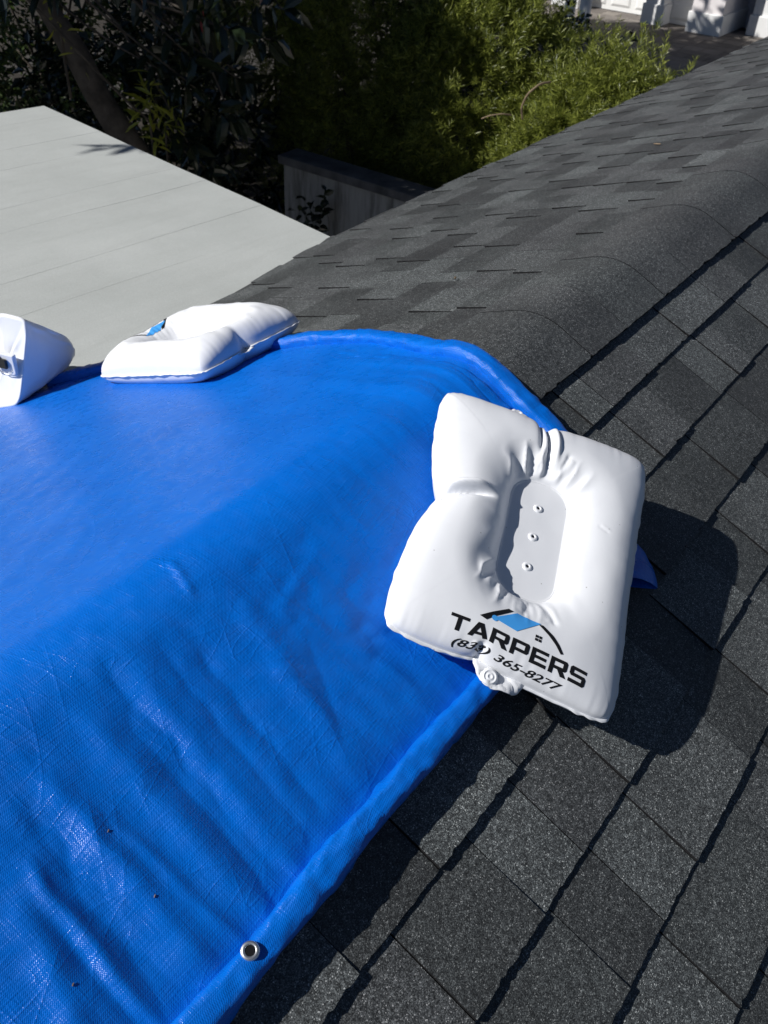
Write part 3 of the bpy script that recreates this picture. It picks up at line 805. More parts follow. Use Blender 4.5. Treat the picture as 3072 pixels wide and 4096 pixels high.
# tabs: one with a hole at the top edge, one with the valve at the bottom edge
def edge_tab(parent, P, plan, nn, u, v, wid, length, out_sign, mat, name, lift=0.0):
    a2, b2 = plan(np.array(u), np.array(v)); p0 = P(a2, b2, np.array(0.0)); pu = P(a2+.01, b2, np.array(0.0))-p0; pu /= np.linalg.norm(pu)
    po = np.cross(nn, pu)*out_sign
    m = 27; nr = 7; V = []; F = []
    for lay_, hz in ((0, 0.0012), (1, -0.0012)):
        for r_ in range(nr):
            f = r_/(nr-1)
            for k in range(m):
                t = k/(m-1); a = math.pi*t
                x_ = -math.cos(a)*wid*(0.62+0.38*abs(math.cos(a))**0.5)*(0.04+0.96*f); y_ = math.sin(a)**0.75*length*f
                crum = 0.0042*float(vn(x_*110+3, y_*95+7)) + 0.0022*float(vn2(x_*260, y_*240))
                V.append(p0 + pu*x_*(1+0.05*float(vn(t*9, 2))*f) + po*(y_*(1+0.10*float(vn2(t*7, 6))) - 0.006) + nn*(hz + lift*math.sin(a)*f + crum*min(1, y_/0.012 + 0.1)))
    for lay_ in (0, 1):
        o_ = lay_*nr*m
        for r_ in range(nr-1):
            for k in range(m-1):
                q = (o_+r_*m+k, o_+(r_+1)*m+k, o_+(r_+1)*m+k+1, o_+r_*m+k+1); F.append(q if lay_ else q[::-1])
    F += [((nr-1)*m+k, (nr-1)*m+k+1, nr*m+(nr-1)*m+k+1, nr*m+(nr-1)*m+k) for k in range(m-1)]
    o = mesh_obj(name, V, F, mat, parent, smooth=True)
    return o, p0, pu, po
t1, p0, pu, po = edge_tab(W1, P1, plan1, nn1, -0.27, -1.0, 0.022, 0.020, 1 if np.cross(nn1, P1(np.array(.1), np.array(-1.), np.array(0.))-P1(np.array(0.), np.array(-1.), np.array(0.)))@(K_MAIN[0]-K_MAIN[3]) > 0 else -1, M_VINYL, 'hanging_tab', 0.004)
sg = 1 if (po@(K_MAIN[0]-K_MAIN[3])) > 0 else -1
sgn_top = 1.0 if np.cross(nn1, pu)@(K_MAIN[0]-K_MAIN[3]) > 0 else -1.0
vt, p0, pu, po = edge_tab(W1, P1, plan1, nn1, 0.0, 1.0, 0.042, 0.036, -sgn_top, M_VINYL, 'valve_tab', 0.006)
vfr = frame_at(p0 + pu*(-0.014) + po*0.014 + nn1*0.0062, nn1 + po*0.15, pu)
val = lathe('valve', vfr, [(0.0001, 0.0004), (0.0025, 0.0006), (0.0034, 0.0016), (0.0045, 0.0014), (0.0062, 0.0002), (0.0082, 0.0000), (0.0092, 0.0012), (0.0102, 0.0009), (0.0115, -0.0014), (0.014, -0.003)], M_VINYL, W1)

# printed lettering: flat outlines cut up fine and laid on the curved vinyl
def lay_print(polys, umap, mat, name, parent, surf, off=0.0006, cut=0.0035):
    """polys: list of closed 2-D outlines (letter units); umap maps them to (u, v)"""
    bm = bmesh.new()
    for q in polys:
        vs_ = [bm.verts.new((x, y, 0)) for x, y in q]
        try: bm.faces.new(vs_)
        except ValueError: pass
    return _lay_bm(bm, umap, mat, name, parent, surf, off, cut)
def _lay_bm(bm, umap, mat, name, parent, surf, off, cut):
    bmesh.ops.triangulate(bm, faces=bm.faces[:])
    for _ in range(5):
        es = [e for e in bm.edges if e.calc_length() > cut]
        if not es: break
        bmesh.ops.subdivide_edges(bm, edges=es, cuts=1, use_grid_fill=False)
        bmesh.ops.triangulate(bm, faces=[f for f in bm.faces if len(f.verts) > 3])
    bm.verts.ensure_lookup_table(); bm.verts.index_update()
    co = np.array([(v.co.x, v.co.y) for v in bm.verts]); uv = umap(co)
    V = surf(uv[:, 0], uv[:, 1], off); F = [tuple(v.index for v in f.verts) for f in bm.faces]
    bm.free()
    return mesh_obj(name, V, F, mat, parent, smooth=True)
def rect(x0, x1, y0, y1): return [(x0, y0), (x1, y0), (x1, y1), (x0, y1)]
s_, hb = 0.27, 0.215
GL = {
 'T': [rect(0, 1.12, 1-hb, 1), rect(0.56-s_/2, 0.56+s_/2, 0, 1-hb)],
 'A': [[(0, 0), (s_*1.08, 0), (0.74, 1), (0.42, 1)], [(1.2-s_*1.08, 0), (1.2, 0), (0.76, 1), (0.46, 1)], rect(0.3, 0.9, 0.18, 0.36)],
 'R': [rect(0, s_, 0, 1), rect(s_, 0.85, 1-hb, 1), rect(s_, 0.85, 0.34, 0.34+hb*.92), [(0.85, 1), (0.85, 1-hb), (0.85, 0.34), (1.0, 0.34), (1.1, 0.46), (1.1, 0.88), (1.0, 1)][0:0] or [(1.1-s_, 0.5), (1.0, 0.34), (1.1, 0.46), (1.1, 0.88), (1.0, 1), (0.85, 1), (0.85, 1-hb), (1.1-s_, 1-hb-.02)], [(0.83, 0.50), (1.1-s_, 0.50), (1.0, 0.34), (0.83, 0.34)], [(0.50, 0.36), (0.86, 0.36), (1.16, 0), (0.80, 0)]],
 'P': [rect(0, s_, 0, 1), rect(s_, 0.85, 1-hb, 1), rect(s_, 0.85, 0.30, 0.30+hb*.95), [(1.1-s_, 0.5), (0.85, 0.30), (1.0, 0.30), (1.1, 0.42), (1.1, 0.88), (1.0, 1), (0.85, 1), (0.85, 1-hb), (1.1-s_, 1-hb-.02)]],
 'E': [rect(0, s_, 0, 1), rect(s_, 1.05, 1-hb, 1), rect(s_, 0.98, 0.5-hb*.46, 0.5+hb*.46), rect(s_, 1.05, 0, hb)],
 'S': [[(0.12, 1), (1.08, 1), (1.08, 1-hb), (0.12, 1-hb)], [(0, 0.88), (0.12, 1), (0.26, 1-hb-.02), (0.26, 0.40+hb+.03), (0.12, 0.40), (0, 0.52)], [(0.12, 0.40), (0.12, 0.40+hb), (0.98, 0.40+hb), (0.98, 0.40)], [(1.1, 0.12), (0.98, 0), (0.84, hb+.0), (0.84, 0.40+.0), (0.98, 0.40+hb), (1.1, 0.49)], [(0.0, 0), (0.98, 0), (0.98, hb), (0.0, hb)]],
}
def word(txt, adv):
    out = []; x = 0
    for ch in txt:
        for q in GL[ch]: out.append([(a+x, b) for a, b in q])
        x += adv[ch]
    return out, x
adv = {'T': 1.20, 'A': 1.30, 'R': 1.27, 'P': 1.25, 'E': 1.22, 'S': 1.12}
polys, wl = word('TARPERS', adv)
TX = (-0.515, 0.640, 0.812, 0.905)       # u0, u1, v top, v bottom
def map_word(co):
    t = co[:, 0]/wl
    u = TX[0] + (TX[1]-TX[0])*t; v = TX[3] - (TX[3]-TX[2])*co[:, 1]
    return np.stack([u, v], 1)
lay_print(polys, map_word, M_BLACK, 'lettering', W1, surf1, 0.0006, 0.14)
def font_print(txt, box_uv, shear, mat, name, parent, surf, bold=0.012):
    cu = bpy.data.curves.new('t', 'FONT'); cu.body = txt; cu.size = 1.0; cu.offset = bold; cu.shear = shear; cu.resolution_u = 3
    o = bpy.data.objects.new('t', cu); COL.objects.link(o)
    bpy.context.view_layer.update()
    me = bpy.data.meshes.new_from_object(o.evaluated_get(bpy.context.evaluated_depsgraph_get()))
    bm = bmesh.new(); bm.from_mesh(me)
    bpy.data.objects.remove(o); bpy.data.curves.remove(cu); bpy.data.meshes.remove(me)
    xs = [v.co.x for v in bm.verts]; ys_ = [v.co.y for v in bm.verts]; a, b_, c_, d_ = min(xs), max(xs), min(ys_), max(ys_)
    u0, u1, vt_, vb = box_uv
    def mp(co):
        return np.stack([u0+(u1-u0)*(co[:, 0]-a)/(b_-a), vb-(vb-vt_)*(co[:, 1]-c_)/(d_-c_)], 1)
    return _lay_bm(bm, mp, mat, name, parent, surf, 0.0006, 0.12)
font_print('(833) 365-8277', (-0.44, 0.475, 0.938, 0.988), 0.28, M_BLACK, 'phone_number', W1, surf1, 0.02)
ident = lambda co: co
def uvp(*pts): return [list(pts)]
lay_print([[(-0.305, 0.768), (-0.245, 0.780), (-0.165, 0.722), (-0.045, 0.645), (-0.088, 0.640)]], ident, M_BLACK, 'logo_roof_line', W1, surf1, 0.0006, 0.02)
lay_print([[(-0.175, 0.735), (-0.013, 0.645), (0.186, 0.650), (0.004, 0.768), (-0.175, 0.752)]], ident, M_SKYBLUE, 'logo_blue_tarp', W1, surf1, 0.0007, 0.02)
lay_print([[(-0.185+0.026*math.cos(a), 0.750+0.0185*math.sin(a)) for a in np.linspace(0, 2*math.pi, 22)[:-1]]], ident, M_SKYBLUE, 'logo_blue_roll', W1, surf1, 0.0008, 0.02)
bar = [(0.170, 0.660), (0.205, 0.652), (0.30, 0.695), (0.36, 0.735), (0.408, 0.778), (0.385, 0.785), (0.33, 0.745), (0.26, 0.704)]
lay_print([bar], ident, M_BLACK, 'logo_roof_line', W1, surf1, 0.0006, 0.02)
sq = [rect(0.158+i*0.030, 0.158+i*0.030+0.024, 0.733+j*0.021, 0.733+j*0.021+0.017) for i in (0, 1) for j in (0, 1)]
lay_print(sq, ident, M_BLACK, 'logo_window', W1, surf1, 0.0006, 0.02)

# second weight on the far slope, astride the right hem: same bag, its printed end away from the camera
A2 = px_far(422, 1510, .044); B2 = px_far(806, 1498, .052); D2 = px_far(1222, 1276, .054)
A2 = B2 + (A2-B2)*1.12
C2 = A2 + (D2-B2)*1.02 + np.array([0, 0, 0.012])
W2, body2, surf2, nn2, hw2, hh2, plan2, P2, top2 = build_weight('tarp_weight', [D2, B2, A2, C2], 9, 0.088, 0.054,
    'white inflatable weight seen side-on across the far tarp hem beside the boxy bag', False, (110, 130))
lay_print([[(-0.175, 0.735), (-0.013, 0.645), (0.186, 0.650), (0.004, 0.768), (-0.175, 0.752)]], lambda c: np.stack([c[:, 0]*1.3, c[:, 1]], 1), M_SKYBLUE, 'logo_blue_tarp', W2, surf2, 0.0009, 0.02)
lay_print([bar], ident, M_BLACK, 'logo_roof_line', W2, surf2, 0.0009, 0.02)
lay_print([[(-0.305, 0.768), (-0.245, 0.780), (-0.165, 0.722), (-0.045, 0.645), (-0.088, 0.640)]], ident, M_BLACK, 'logo_roof_line', W2, surf2, 0.0009, 0.02)
lay_print(polys, map_word, M_BLACK, 'lettering', W2, surf2, 0.0009, 0.14)
bead(W2, surf2, hw2, hh2, -0.0005, 0.0026, 0.0012, M_VINYL, 'panel_weld')
sg2 = 1.0 if np.cross(nn2, (B2-D2))@(D2-C2) > 0 else -1.0
t2, p0, pu, po = edge_tab(W2, P2, plan2, nn2, 0.12, -1.0, 0.035, 0.026, sg2, M_VINYL, 'hanging_tab', -0.004)
lathe('tab_hole', frame_at(p0+po*0.010+nn2*0.0016, nn2, pu), [(0.00005, 0.0), (0.003, 0.0002)], M_HOLE, t2)
# third weight: boxy white bag standing at the left end of the hem
G0 = RP(1.118, 1.150, 0.016)
W3 = empty('boxy_weight_bag', tuple(G0 + np.array([0.1, 0.07, 0.0])), 'boxy white vinyl bag with a black buckle standing at the left picture edge', 'weight bag', 'white inflatable tarp weights')
def bag():
    ns, nc = 34, 64; V = []; bv = VN(31)
    ex = np.array([0.955, 0.295, 0.0]); ey = np.array([-0.295, 0.955, 0.0])
    for i in range(ns):
        s = i/(ns-1); q = s**1.0
        Hh = 0.205*(1-0.74*q); wb = 0.118 + 0.03*math.sin(q*3); wt = 0.088*(1-0.9*min(1, q*2.5))
        close = math.sqrt(max(0.0, 1-max(0, (q-0.62)/0.38)**2.4)) if q > 0.62 else 1.0
        bul = 0.012*math.sin(min(1, q*1.6)*math.pi/2)
        for k in range(nc):
            th = 2*math.pi*k/nc; c, sn = math.cos(th), math.sin(th)
            ee = 0.34 + 0.16*min(1, q*1.5)
            a = math.copysign(abs(c)**ee, c); b = (math.copysign(abs(sn)**ee, sn)+1)/2
            wloc = wb*(1-b)+wt*b
            y = (-wb/2 + (a+1)/2*wloc - bul*(1-a)/2*math.sin(b*math.pi))*(0.25+0.75*close)
            z = Hh*(0.10*(1-close)+b*(0.20+0.80*close)) if close < 1 else Hh*b
            pk = 0.0035*float(bv(q*7+3, k*0.33))*min(1, q*5) + 0.004*float(bv(q*3, k*0.2+9))*b
            P = G0 + ex*(0.275*q + 0.095*b*(1-q)**1.2) + ey*(0.060 + y + pk) + np.array([0, 0, z + pk*0.6 - (0.060+y)*0.36*(1-b)])
            V.append(P)
    F = [(i*nc+k, i*nc+(k+1) % nc, (i+1)*nc+(k+1) % nc, (i+1)*nc+k) for i in range(ns-1) for k in range(nc)]
    F = [f[::-1] for f in F]
    F.append(tuple((ns-1)*nc+k for k in range(nc)))
    mesh_obj('body', V, F, M_VINYL, W3, smooth=True)
    # flat gusset with a raised welded edge
    rim = np.array(V[:nc]); cen = rim.mean(0)
    GV = []
    for f, dx in ((1.0, 0.0), (1.010, -0.003), (0.93, -0.0042), (0.90, -0.0032), (0.55, -0.0060), (0.2, -0.0070), (0.001, -0.0070)):
        for k in range(nc):
            p_ = cen + (rim[k]-cen)*f
            GV.append(p_ + ex*dx + ex*(0.004*float(bv(p_[2]*30, k*0.15)) if f < 0.9 else 0))
    GF = [(i*nc+k, (i+1)*nc+k, (i+1)*nc+(k+1) % nc, i*nc+(k+1) % nc) for i in range(6) for k in range(nc)]
    mesh_obj('end_gusset', GV, GF, M_VINYL, W3, smooth=True)
    # buckle on its welded patch
    bc = G0 + ey*0.048 + np.array([0, 0, 0.105]) + ex*(0.095*0.44-0.008)
    def bx(name, w_, h_, d0, d1, mat, off=(0, 0), par=W3):
        v = []
        for d in (d0, d1):
            for a, b in ((-1, -1), (1, -1), (1, 1), (-1, 1)):
                v.append(bc + ey*(a*w_/2+off[0]) + np.array([0, 0, b*h_/2+off[1]]) - ex*d)
        o = mesh_obj(name, v, [(0,1,2,3),(7,6,5,4),(0,4,5,1),(1,5,6,2),(2,6,7,3),(3,7,4,0)], mat, par)
        md = o.modifiers.new('b', 'BEVEL'); md.width = 0.0025; md.segments = 2
        return o
    bx('buckle_patch', 0.062, 0.058, -0.004, 0.010, M_VINYL, (-0.004, -0.004))
    b_ = bx('buckle', 0.032, 0.027, 0.0105, 0.018, M_BUCKLE)
    bx('buckle_tongue', 0.012, 0.034, 0.0105, 0.022, M_BUCKLE, (0.013, 0.006), b_)
    V, F = tube_vf([bc + ey*(0.022*math.cos(a)-0.008) + np.array([0, 0, -0.016+0.014*math.sin(a)]) - ex*0.014 for a in np.linspace(math.pi, 2*math.pi, 9)], 0.0014, 6)
    mesh_obj('buckle_ring', V, F, M_METAL, b_, smooth=True)
bag()

# ------------------------------------------------------------------ foliage helpers
def leaf_mat(name, c0, c1, rough, spec=0.5, trans=0.25):
    m, nt, b = new_mat(name)
    isl = nt.nodes.new('ShaderNodeNewGeometry').outputs['Random Per Island']
    c = ramp(nt, isl, [(0.0, c0), (1.0, c1)])
    nt.links.new(c, b.inputs['Base Color'])
    b.inputs['Roughness'].default_value = rough; b.inputs['Specular IOR Level'].default_value = spec
    tr = nt.nodes.new('ShaderNodeBsdfTranslucent'); nt.links.new(c, tr.inputs[0])
    mx = nt.nodes.new('ShaderNodeMixShader'); mx.inputs[0].default_value = trans
    out = nt.nodes['Material Output']
    nt.links.new(b.outputs[0], mx.inputs[1]); nt.links.new(tr.outputs[0], mx.inputs[2]); nt.links.new(mx.outputs[0], out.inputs[0])
    return m
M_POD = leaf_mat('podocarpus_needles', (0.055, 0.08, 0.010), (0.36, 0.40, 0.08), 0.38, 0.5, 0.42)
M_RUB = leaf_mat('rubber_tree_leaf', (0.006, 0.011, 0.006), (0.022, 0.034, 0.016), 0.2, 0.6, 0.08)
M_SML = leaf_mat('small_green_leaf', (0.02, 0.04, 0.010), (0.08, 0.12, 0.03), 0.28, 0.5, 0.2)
M_YEL = leaf_mat('yellow_green_leaf', (0.16, 0.20, 0.02), (0.36, 0.36, 0.04), 0.4, 0.5, 0.3)
M_RED = leaf_mat('red_leaf_sheath', (0.30, 0.02, 0.03), (0.40, 0.04, 0.05), 0.35, 0.5, 0.2)
M_BARK = simple('grey_bark', (0.10, 0.085, 0.07), 0.9, 0.2, 0.35, 12, 0.8, 0.01)
M_TWIG = simple('pale_twig', (0.20, 0.15, 0.10), 0.9, 0.2, 0.3, 20)
def unit(a): return a/(np.linalg.norm(a, axis=-1, keepdims=True)+1e-9)
def leaves_vf(P, D, L, W, rng, fold=0.15, droop=0.15, big=False):
    """one folded leaf at each place P pointing along D"""
    n = len(P); D = unit(D); L = np.broadcast_to(L, (n,))[:, None]; W = np.broadcast_to(W, (n,))[:, None]
    rnd = unit(rng.normal(size=(n, 3)) + np.array([0, 0, 1.2]))
    S = unit(np.cross(D, rnd)); Nn = np.cross(S, D)
    dn = np.array([0, 0, -1.0])
    if big:
        st = [(0.0, 0.0, 0), (0.28, 0.44, 1), (0.66, 0.40, 1), (1.0, 0.0, 0)]
        V = [P]
        for t, wv, _ in st[1:3]:
            c = P + D*L*t + dn*L*droop*t*t
            V += [c + S*W*wv + Nn*W*fold, c - Nn*W*fold*0.3, c - S*W*wv + Nn*W*fold]
        V.append(P + D*L + dn*L*droop)
        V = np.stack(V, 1).reshape(-1, 3); b = np.arange(n)[:, None]*8
        q = np.array([[0, 1, 2, 2], [0, 2, 3, 3], [1, 4, 5, 2], [2, 5, 6, 3], [4, 7, 5, 5], [5, 7, 6, 6]])
        F = []
        for r_ in q:
            idx = (b + r_[None]).tolist()
            F += [tuple(i[:3]) if i[3] == i[2] else tuple(i) for i in idx]
        return V, F
    c = P + D*L*0.45 + dn*L*droop*0.2
    V = np.stack([P, c + S*W*0.5 + Nn*W*fold, P + D*L + dn*L*droop, c - S*W*0.5 + Nn*W*fold], 1).reshape(-1, 3)
    b = np.arange(n)[:, None]*4
    return V, [tuple(i) for i in (b + np.array([[0, 1, 2, 3]])).tolist()]
_leafvar = {}
def leaf_objs(name, P, D, L, wr, mat, parent, rng, fold=0.1, droop=0.25):
    """every large leaf an object of its own; alike leaves share mesh data"""
    base = root_loc(parent); D = unit(np.asarray(D, float))
    for p_, d_, l_ in zip(P, D, L):
        k = (mat.name, wr, int(rng.integers(0, 4)))
        if k not in _leafvar:
            r2 = np.random.default_rng(k[2]+5)
            V, F = leaves_vf(np.zeros((1, 3)), np.array([[0, 1.0, 0]]), 1.0, wr*(0.85+0.1*k[2]), r2, fold*(0.6+0.3*k[2]), 0.0, True)
            c_, s_n = 0, 0
            V = np.asarray(V).copy(); V[:, 2] -= droop*(0.6+0.3*k[2])*V[:, 1]**2
            me = bpy.data.meshes.new(name); me.from_pydata(V.tolist(), [], F); me.materials.append(mat); _leafvar[k] = me
        up_ = unit(rng.normal(size=3)*0.45 + np.array([0, 0, 1.0])); x_ = unit(np.cross(d_, up_)); z_ = np.cross(x_, d_)
        o = bpy.data.objects.new(name, _leafvar[k]); COL.objects.link(o); o.parent = parent; q = p_-base
        o.matrix_local = Matrix([[x_[i]*l_, d_[i]*l_, z_[i]*l_, q[i]] for i in range(3)] + [[0, 0, 0, 1]])
def add_limbs(name, paths, mat, parent):
    V, F = [], []
    for path, r0, r1 in paths:
        v, f = tube_vf(path, np.linspace(r0, r1, len(path)), 8, len(V)); V += list(v); F += f
    return mesh_obj(name, V, F, mat, parent, smooth=True)
def curve_pts(a, b, n, bow, rng):
    a = np.array(a, float); b = np.array(b, float); t = np.linspace(0, 1, n)[:, None]
    off = rng.normal(size=3)*bow
    return a*(1-t)+b*t + np.sin(t*math.pi)*off + rng.normal(size=(n, 3))*bow*0.15*np.sin(t*math.pi)

# podocarpus hedge shrubs behind the garden wall
def podocarpus(x, y, rx, ry, hgt, nsprig, label, seed):
    rng = np.random.default_rng(seed)
    root = empty('podocarpus_shrub', (x, y, 0), label, 'shrub', 'podocarpus hedge shrubs')
    limbs = []; stems = []
    for k in range(9):
        a = rng.uniform(0, 2*math.pi); top = np.array([x+rx*0.55*math.cos(a), y+ry*0.55*math.sin(a), hgt*rng.uniform(0.6, 0.85)])
        limbs.append((curve_pts((x+0.1*math.cos(a), y+0.1*math.sin(a), -0.02), top, 7, 0.06, rng), 0.03, 0.008))
    add_limbs('trunk', limbs, M_BARK, root)
    P, D, L, W = [], [], [], []
    bumps = VN(seed+50)
    for k in range(nsprig):
        th = rng.uniform(0, 2*math.pi) if rng.random() < 0.35 else rng.uniform(1.9, 4.9); zz = rng.uniform(0.10, 1.0)**0.75
        shell = rng.uniform(0.62, 1.0)**0.6
        if zz > 0.93: shell = rng.uniform(0.05, 1.0)
        prof_ = math.sqrt(max(0.02, 1-max(0, (zz-0.55)/0.47)**2.2))
        lump = 1 + 0.22*float(bumps(th*2.2+10, zz*6)) + 0.12*float(bumps(th*6, zz*14))
        c = np.array([x+rx*prof_*shell*lump*math.cos(th), y+ry*prof_*shell*lump*math.sin(th), hgt*zz*(0.93+0.07*lump)])
        up = np.array([0, 0, 1.0]); outw = np.array([math.cos(th), math.sin(th), 0])
        ax = unit(outw*rng.uniform(0.2, 0.8) + up*rng.uniform(0.45, 1.1) + rng.normal(size=3)*0.2)
        ln = rng.uniform(0.13, 0.26)
        if zz > 0.9 and rng.random() < 0.10: ln = rng.uniform(0.34, 0.55); ax = unit(up + rng.normal(size=3)*0.16 + np.array([0, -0.15, 0]))
        nl = int(ln*165); t = np.sort(rng.uniform(0, 1, nl))
        bend = rng.normal(size=3)*0.05
        pts = c + ax*ln*t[:, None] + bend*(t**2)[:, None]
        g = np.arange(nl)*2.4 + rng.uniform(0, 6)
        s1 = unit(np.cross(ax, rng.normal(size=3))); s2 = np.cross(ax, s1)
        dirs = s1*np.cos(g)[:, None] + s2*np.sin(g)[:, None] + ax*(0.35+0.9*t)[:, None]
        P.append(pts); D.append(dirs); l_ = rng.uniform(0.065, 0.11, nl)*(1-0.35*t); L.append(l_); W.append(l_*0.13)
    V, F = leaves_vf(np.concatenate(P), np.concatenate(D), np.concatenate(L), np.concatenate(W), rng, 0.1, 0.05)
    mesh_obj('crown', V, F, M_POD, root)
podocarpus(7.70, 2.50, 0.80, 0.92, 2.60, 3000, 'sunlit podocarpus shrub at the right end of the hedge, in front of the garage', 41)
podocarpus(7.85, 3.80, 0.85, 0.98, 2.98, 3000, 'tall sunlit podocarpus shrub in the middle of the hedge', 42)
podocarpus(8.05, 5.15, 0.9, 1.0, 3.4, 2400, 'half-shaded podocarpus shrub directly above the white wall', 43)
podocarpus(8.35, 6.65, 1.0, 1.1, 3.7, 1900, 'dark podocarpus shrub in deep shade left of the white wall', 44)

# general leafy mass: blob of clustered leaves
def leafy(name, c, r, n, Ls, Wr, mat, rng, clump=5.0, inner=0.35, big=False, droop=0.25, parent=None, cname='crown', clusters=None):
    c = np.array(c); r = np.array(r)
    nc = clusters or max(10, n//14)
    q = unit(rng.normal(size=(nc, 3)))*rng.uniform(inner, 1.0, (nc, 1))**0.6
    bl = VN(int(rng.integers(1, 9999)))
    q = q*(1+0.22*bl(q[:, 0]*2.5+20, q[:, 1]*2.5+q[:, 2]*3+20))[:, None]
    cc = c + q*r
    per = n//nc
    P, D = [], []
    for i in range(nc):
        ax = unit(q[i]*0.7 + np.array([0, 0, 0.45]) + rng.normal(size=3)*0.3)
        s1 = unit(np.cross(ax, rng.normal(size=3))); s2 = np.cross(ax, s1)
        g = np.arange(per)*2.4; t = np.linspace(0, 1, per)
        P.append(cc[i] + ax*(t[:, None]-0.5)*Ls*clump*0.35 + rng.normal(size=(per, 3))*Ls*0.08)
        D.append(s1*np.cos(g)[:, None] + s2*np.sin(g)[:, None] + ax*(0.1+0.9*t)[:, None])
    P = np.concatenate(P); D = np.concatenate(D); L = Ls*rng.uniform(0.65, 1.15, len(P))
    V, F = leaves_vf(P, D, L, L*Wr, rng, 0.12, droop, big)
    mesh_obj(cname, V, F, mat, parent)
    return cc

# rubber tree with the leaning trunk
rng = np.random.default_rng(71)
rub = empty('rubber_tree', (4.95, 4.85, 0), 'rubber tree with leaning grey trunk and large dark glossy leaves behind the flat roof', 'tree')
TP = np.array([(5.05, 4.75, -0.05), (5.0, 4.85, 0.9), (4.88, 5.05, 1.95), (4.74, 5.33, 2.45), (4.68, 5.46, 2.78), (4.58, 5.63, 3.12), (4.30, 6.1, 3.9), (3.95, 6.7, 4.7), (3.6, 7.3, 5.4)])
tt = np.linspace(0, 8, 60); TPs = np.stack([np.interp(tt, np.arange(9), TP[:, i]) for i in range(3)], 1)
ker = np.hanning(9); ker /= ker.sum()
TPs = np.stack([np.convolve(np.pad(TPs[:, i], 4, mode='edge'), ker, 'valid') for i in range(3)], 1)
V, F = tube_vf(TPs, np.interp(tt, [0, 3, 8], [0.14, 0.095, 0.05])*(1+0.08*vn(tt*1.7, 4)), 14); mesh_obj('trunk', V, F, M_BARK, rub, smooth=True)
limbs = [(curve_pts((4.80, 5.20, 2.2), (4.86, 4.98, 1.2), 8, 0.05, rng), 0.035, 0.03), (curve_pts((4.86, 4.98, 1.2), (5.0, 4.9, 0.0), 6, 0.03, rng), 0.03, 0.035)]
HANG = [(4.9, 4.55, 3.35), (5.1, 4.3, 3.05), (5.25, 4.5, 3.2), (4.75, 4.9, 3.3), (5.35, 4.75, 2.95), (5.6, 4.35, 2.9), (5.55, 4.9, 3.25), (5.9, 4.5, 3.05), (4.35, 5.1, 3.3), (4.05, 5.3, 3.3), (5.2, 4.75, 2.55), (5.35, 4.55, 2.35), (5.0, 4.95, 2.7), (5.7, 5.1, 2.7), (5.15, 4.85, 2.15), (5.3, 4.8, 1.9), (3.8, 5.2, 3.35), (5.0, 4.6, 2.85), (5.5, 4.6, 2.6), (5.85, 4.85, 2.5), (5.3, 5.1, 3.1)]
P, D, L = [], [], []
for h in HANG:
    h = np.array(h); a = np.array([4.2+rng.uniform(-.3, .5), 6.2, 4.2]); limbs.append((curve_pts(a, h, 9, 0.15, rng), 0.018, 0.006))
    ax = unit(h-a + np.array([0, 0, 0.7]) + rng.normal(size=3)*0.4); s1 = unit(np.cross(ax, rng.normal(size=3))); s2 = np.cross(ax, s1)
    m = 13; g = np.arange(m)*2.4; t = np.linspace(0, 1, m)
    P.append(h + ax*(t[:, None]-0.8)*0.28); D.append(s1*np.cos(g)[:, None]+s2*np.sin(g)[:, None]+ax*(0.0+1.0*t)[:, None]); L.append(rng.uniform(0.15, 0.25, m))
add_limbs('branch', limbs, M_BARK, rub)
leaf_objs('leaf', np.concatenate(P), np.concatenate(D), np.concatenate(L), 0.42, M_RUB, rub, rng)
# a long outer shoot whose pointed leaves throw their shadow on the edge of the flat roof
sh = np.array([3.02, 2.98, 3.05]) + SUN*3.9
add_limbs('branch', [(curve_pts((2.9, 7.2, 5.6), sh, 10, 0.1, rng), 0.02, 0.006)], M_BARK, rub)
leaf_objs('leaf', sh + rng.normal(size=(8, 3))*0.03, np.array([(-1, -.35, .1), (-1, -.05, 0), (-.9, .25, 0), (-.7, .6, .1), (-.5, -.8, 0), (.2, -1, .2), (.4, .7, .3), (-.9, -.6, -.2)]), np.full(8, 0.24), 0.24, M_RUB, rub, rng, 0.08, 0.1)
leafy('crown', (3.5, 9.05, 5.8), (3.6, 2.7, 1.9), 14000, 0.32, 0.42, M_RUB, rng, big=True, parent=rub, inner=0.2)
V, F = leaves_vf(np.array([(5.27, 4.72, 2.93)]), np.array([(0.05, -0.1, 1.0)]), 0.16, 0.035, rng, 0.3, 0.0, True); mesh_obj('leaf_bud', V, F, M_RED, rub)

# bright strap-leaved plants clinging by the trunk
def strap_plant(c, n, Ls, label, seed):
    rng = np.random.default_rng(seed); root = empty('strap_leaf_plant', tuple(np.array(c)-np.array([0, 0, 0.25])), label, 'plant', 'yellow-green plants by the rubber tree')
    P = np.array(c) + rng.normal(size=(n, 3))*np.array([0.07, 0.07, 0.13]); D = rng.normal(size=(n, 3)) + np.array([-0.2, -0.2, 0.2])
    L = rng.uniform(0.5, 1.1, n)*Ls; leaf_objs('leaf', P, D, L, 0.2, M_YEL, root, rng, 0.15, 0.45)
    add_limbs('stem', [(curve_pts((c[0], c[1], c[2]-0.5), c, 6, 0.03, rng), 0.012, 0.006)], M_BARK, root)
strap_plant((4.93, 4.98, 2.50), 46, 0.17, 'yellow-green strap-leaved plant halfway down the leaning trunk', 5)
strap_plant((4.98, 4.90, 2.25), 40, 0.14, 'lower yellow-green plant at the foot of the leaning trunk', 6)
strap_plant((4.55, 5.42, 2.98), 18, 0.13, 'small yellow-green sprig high on the left of the trunk', 8)

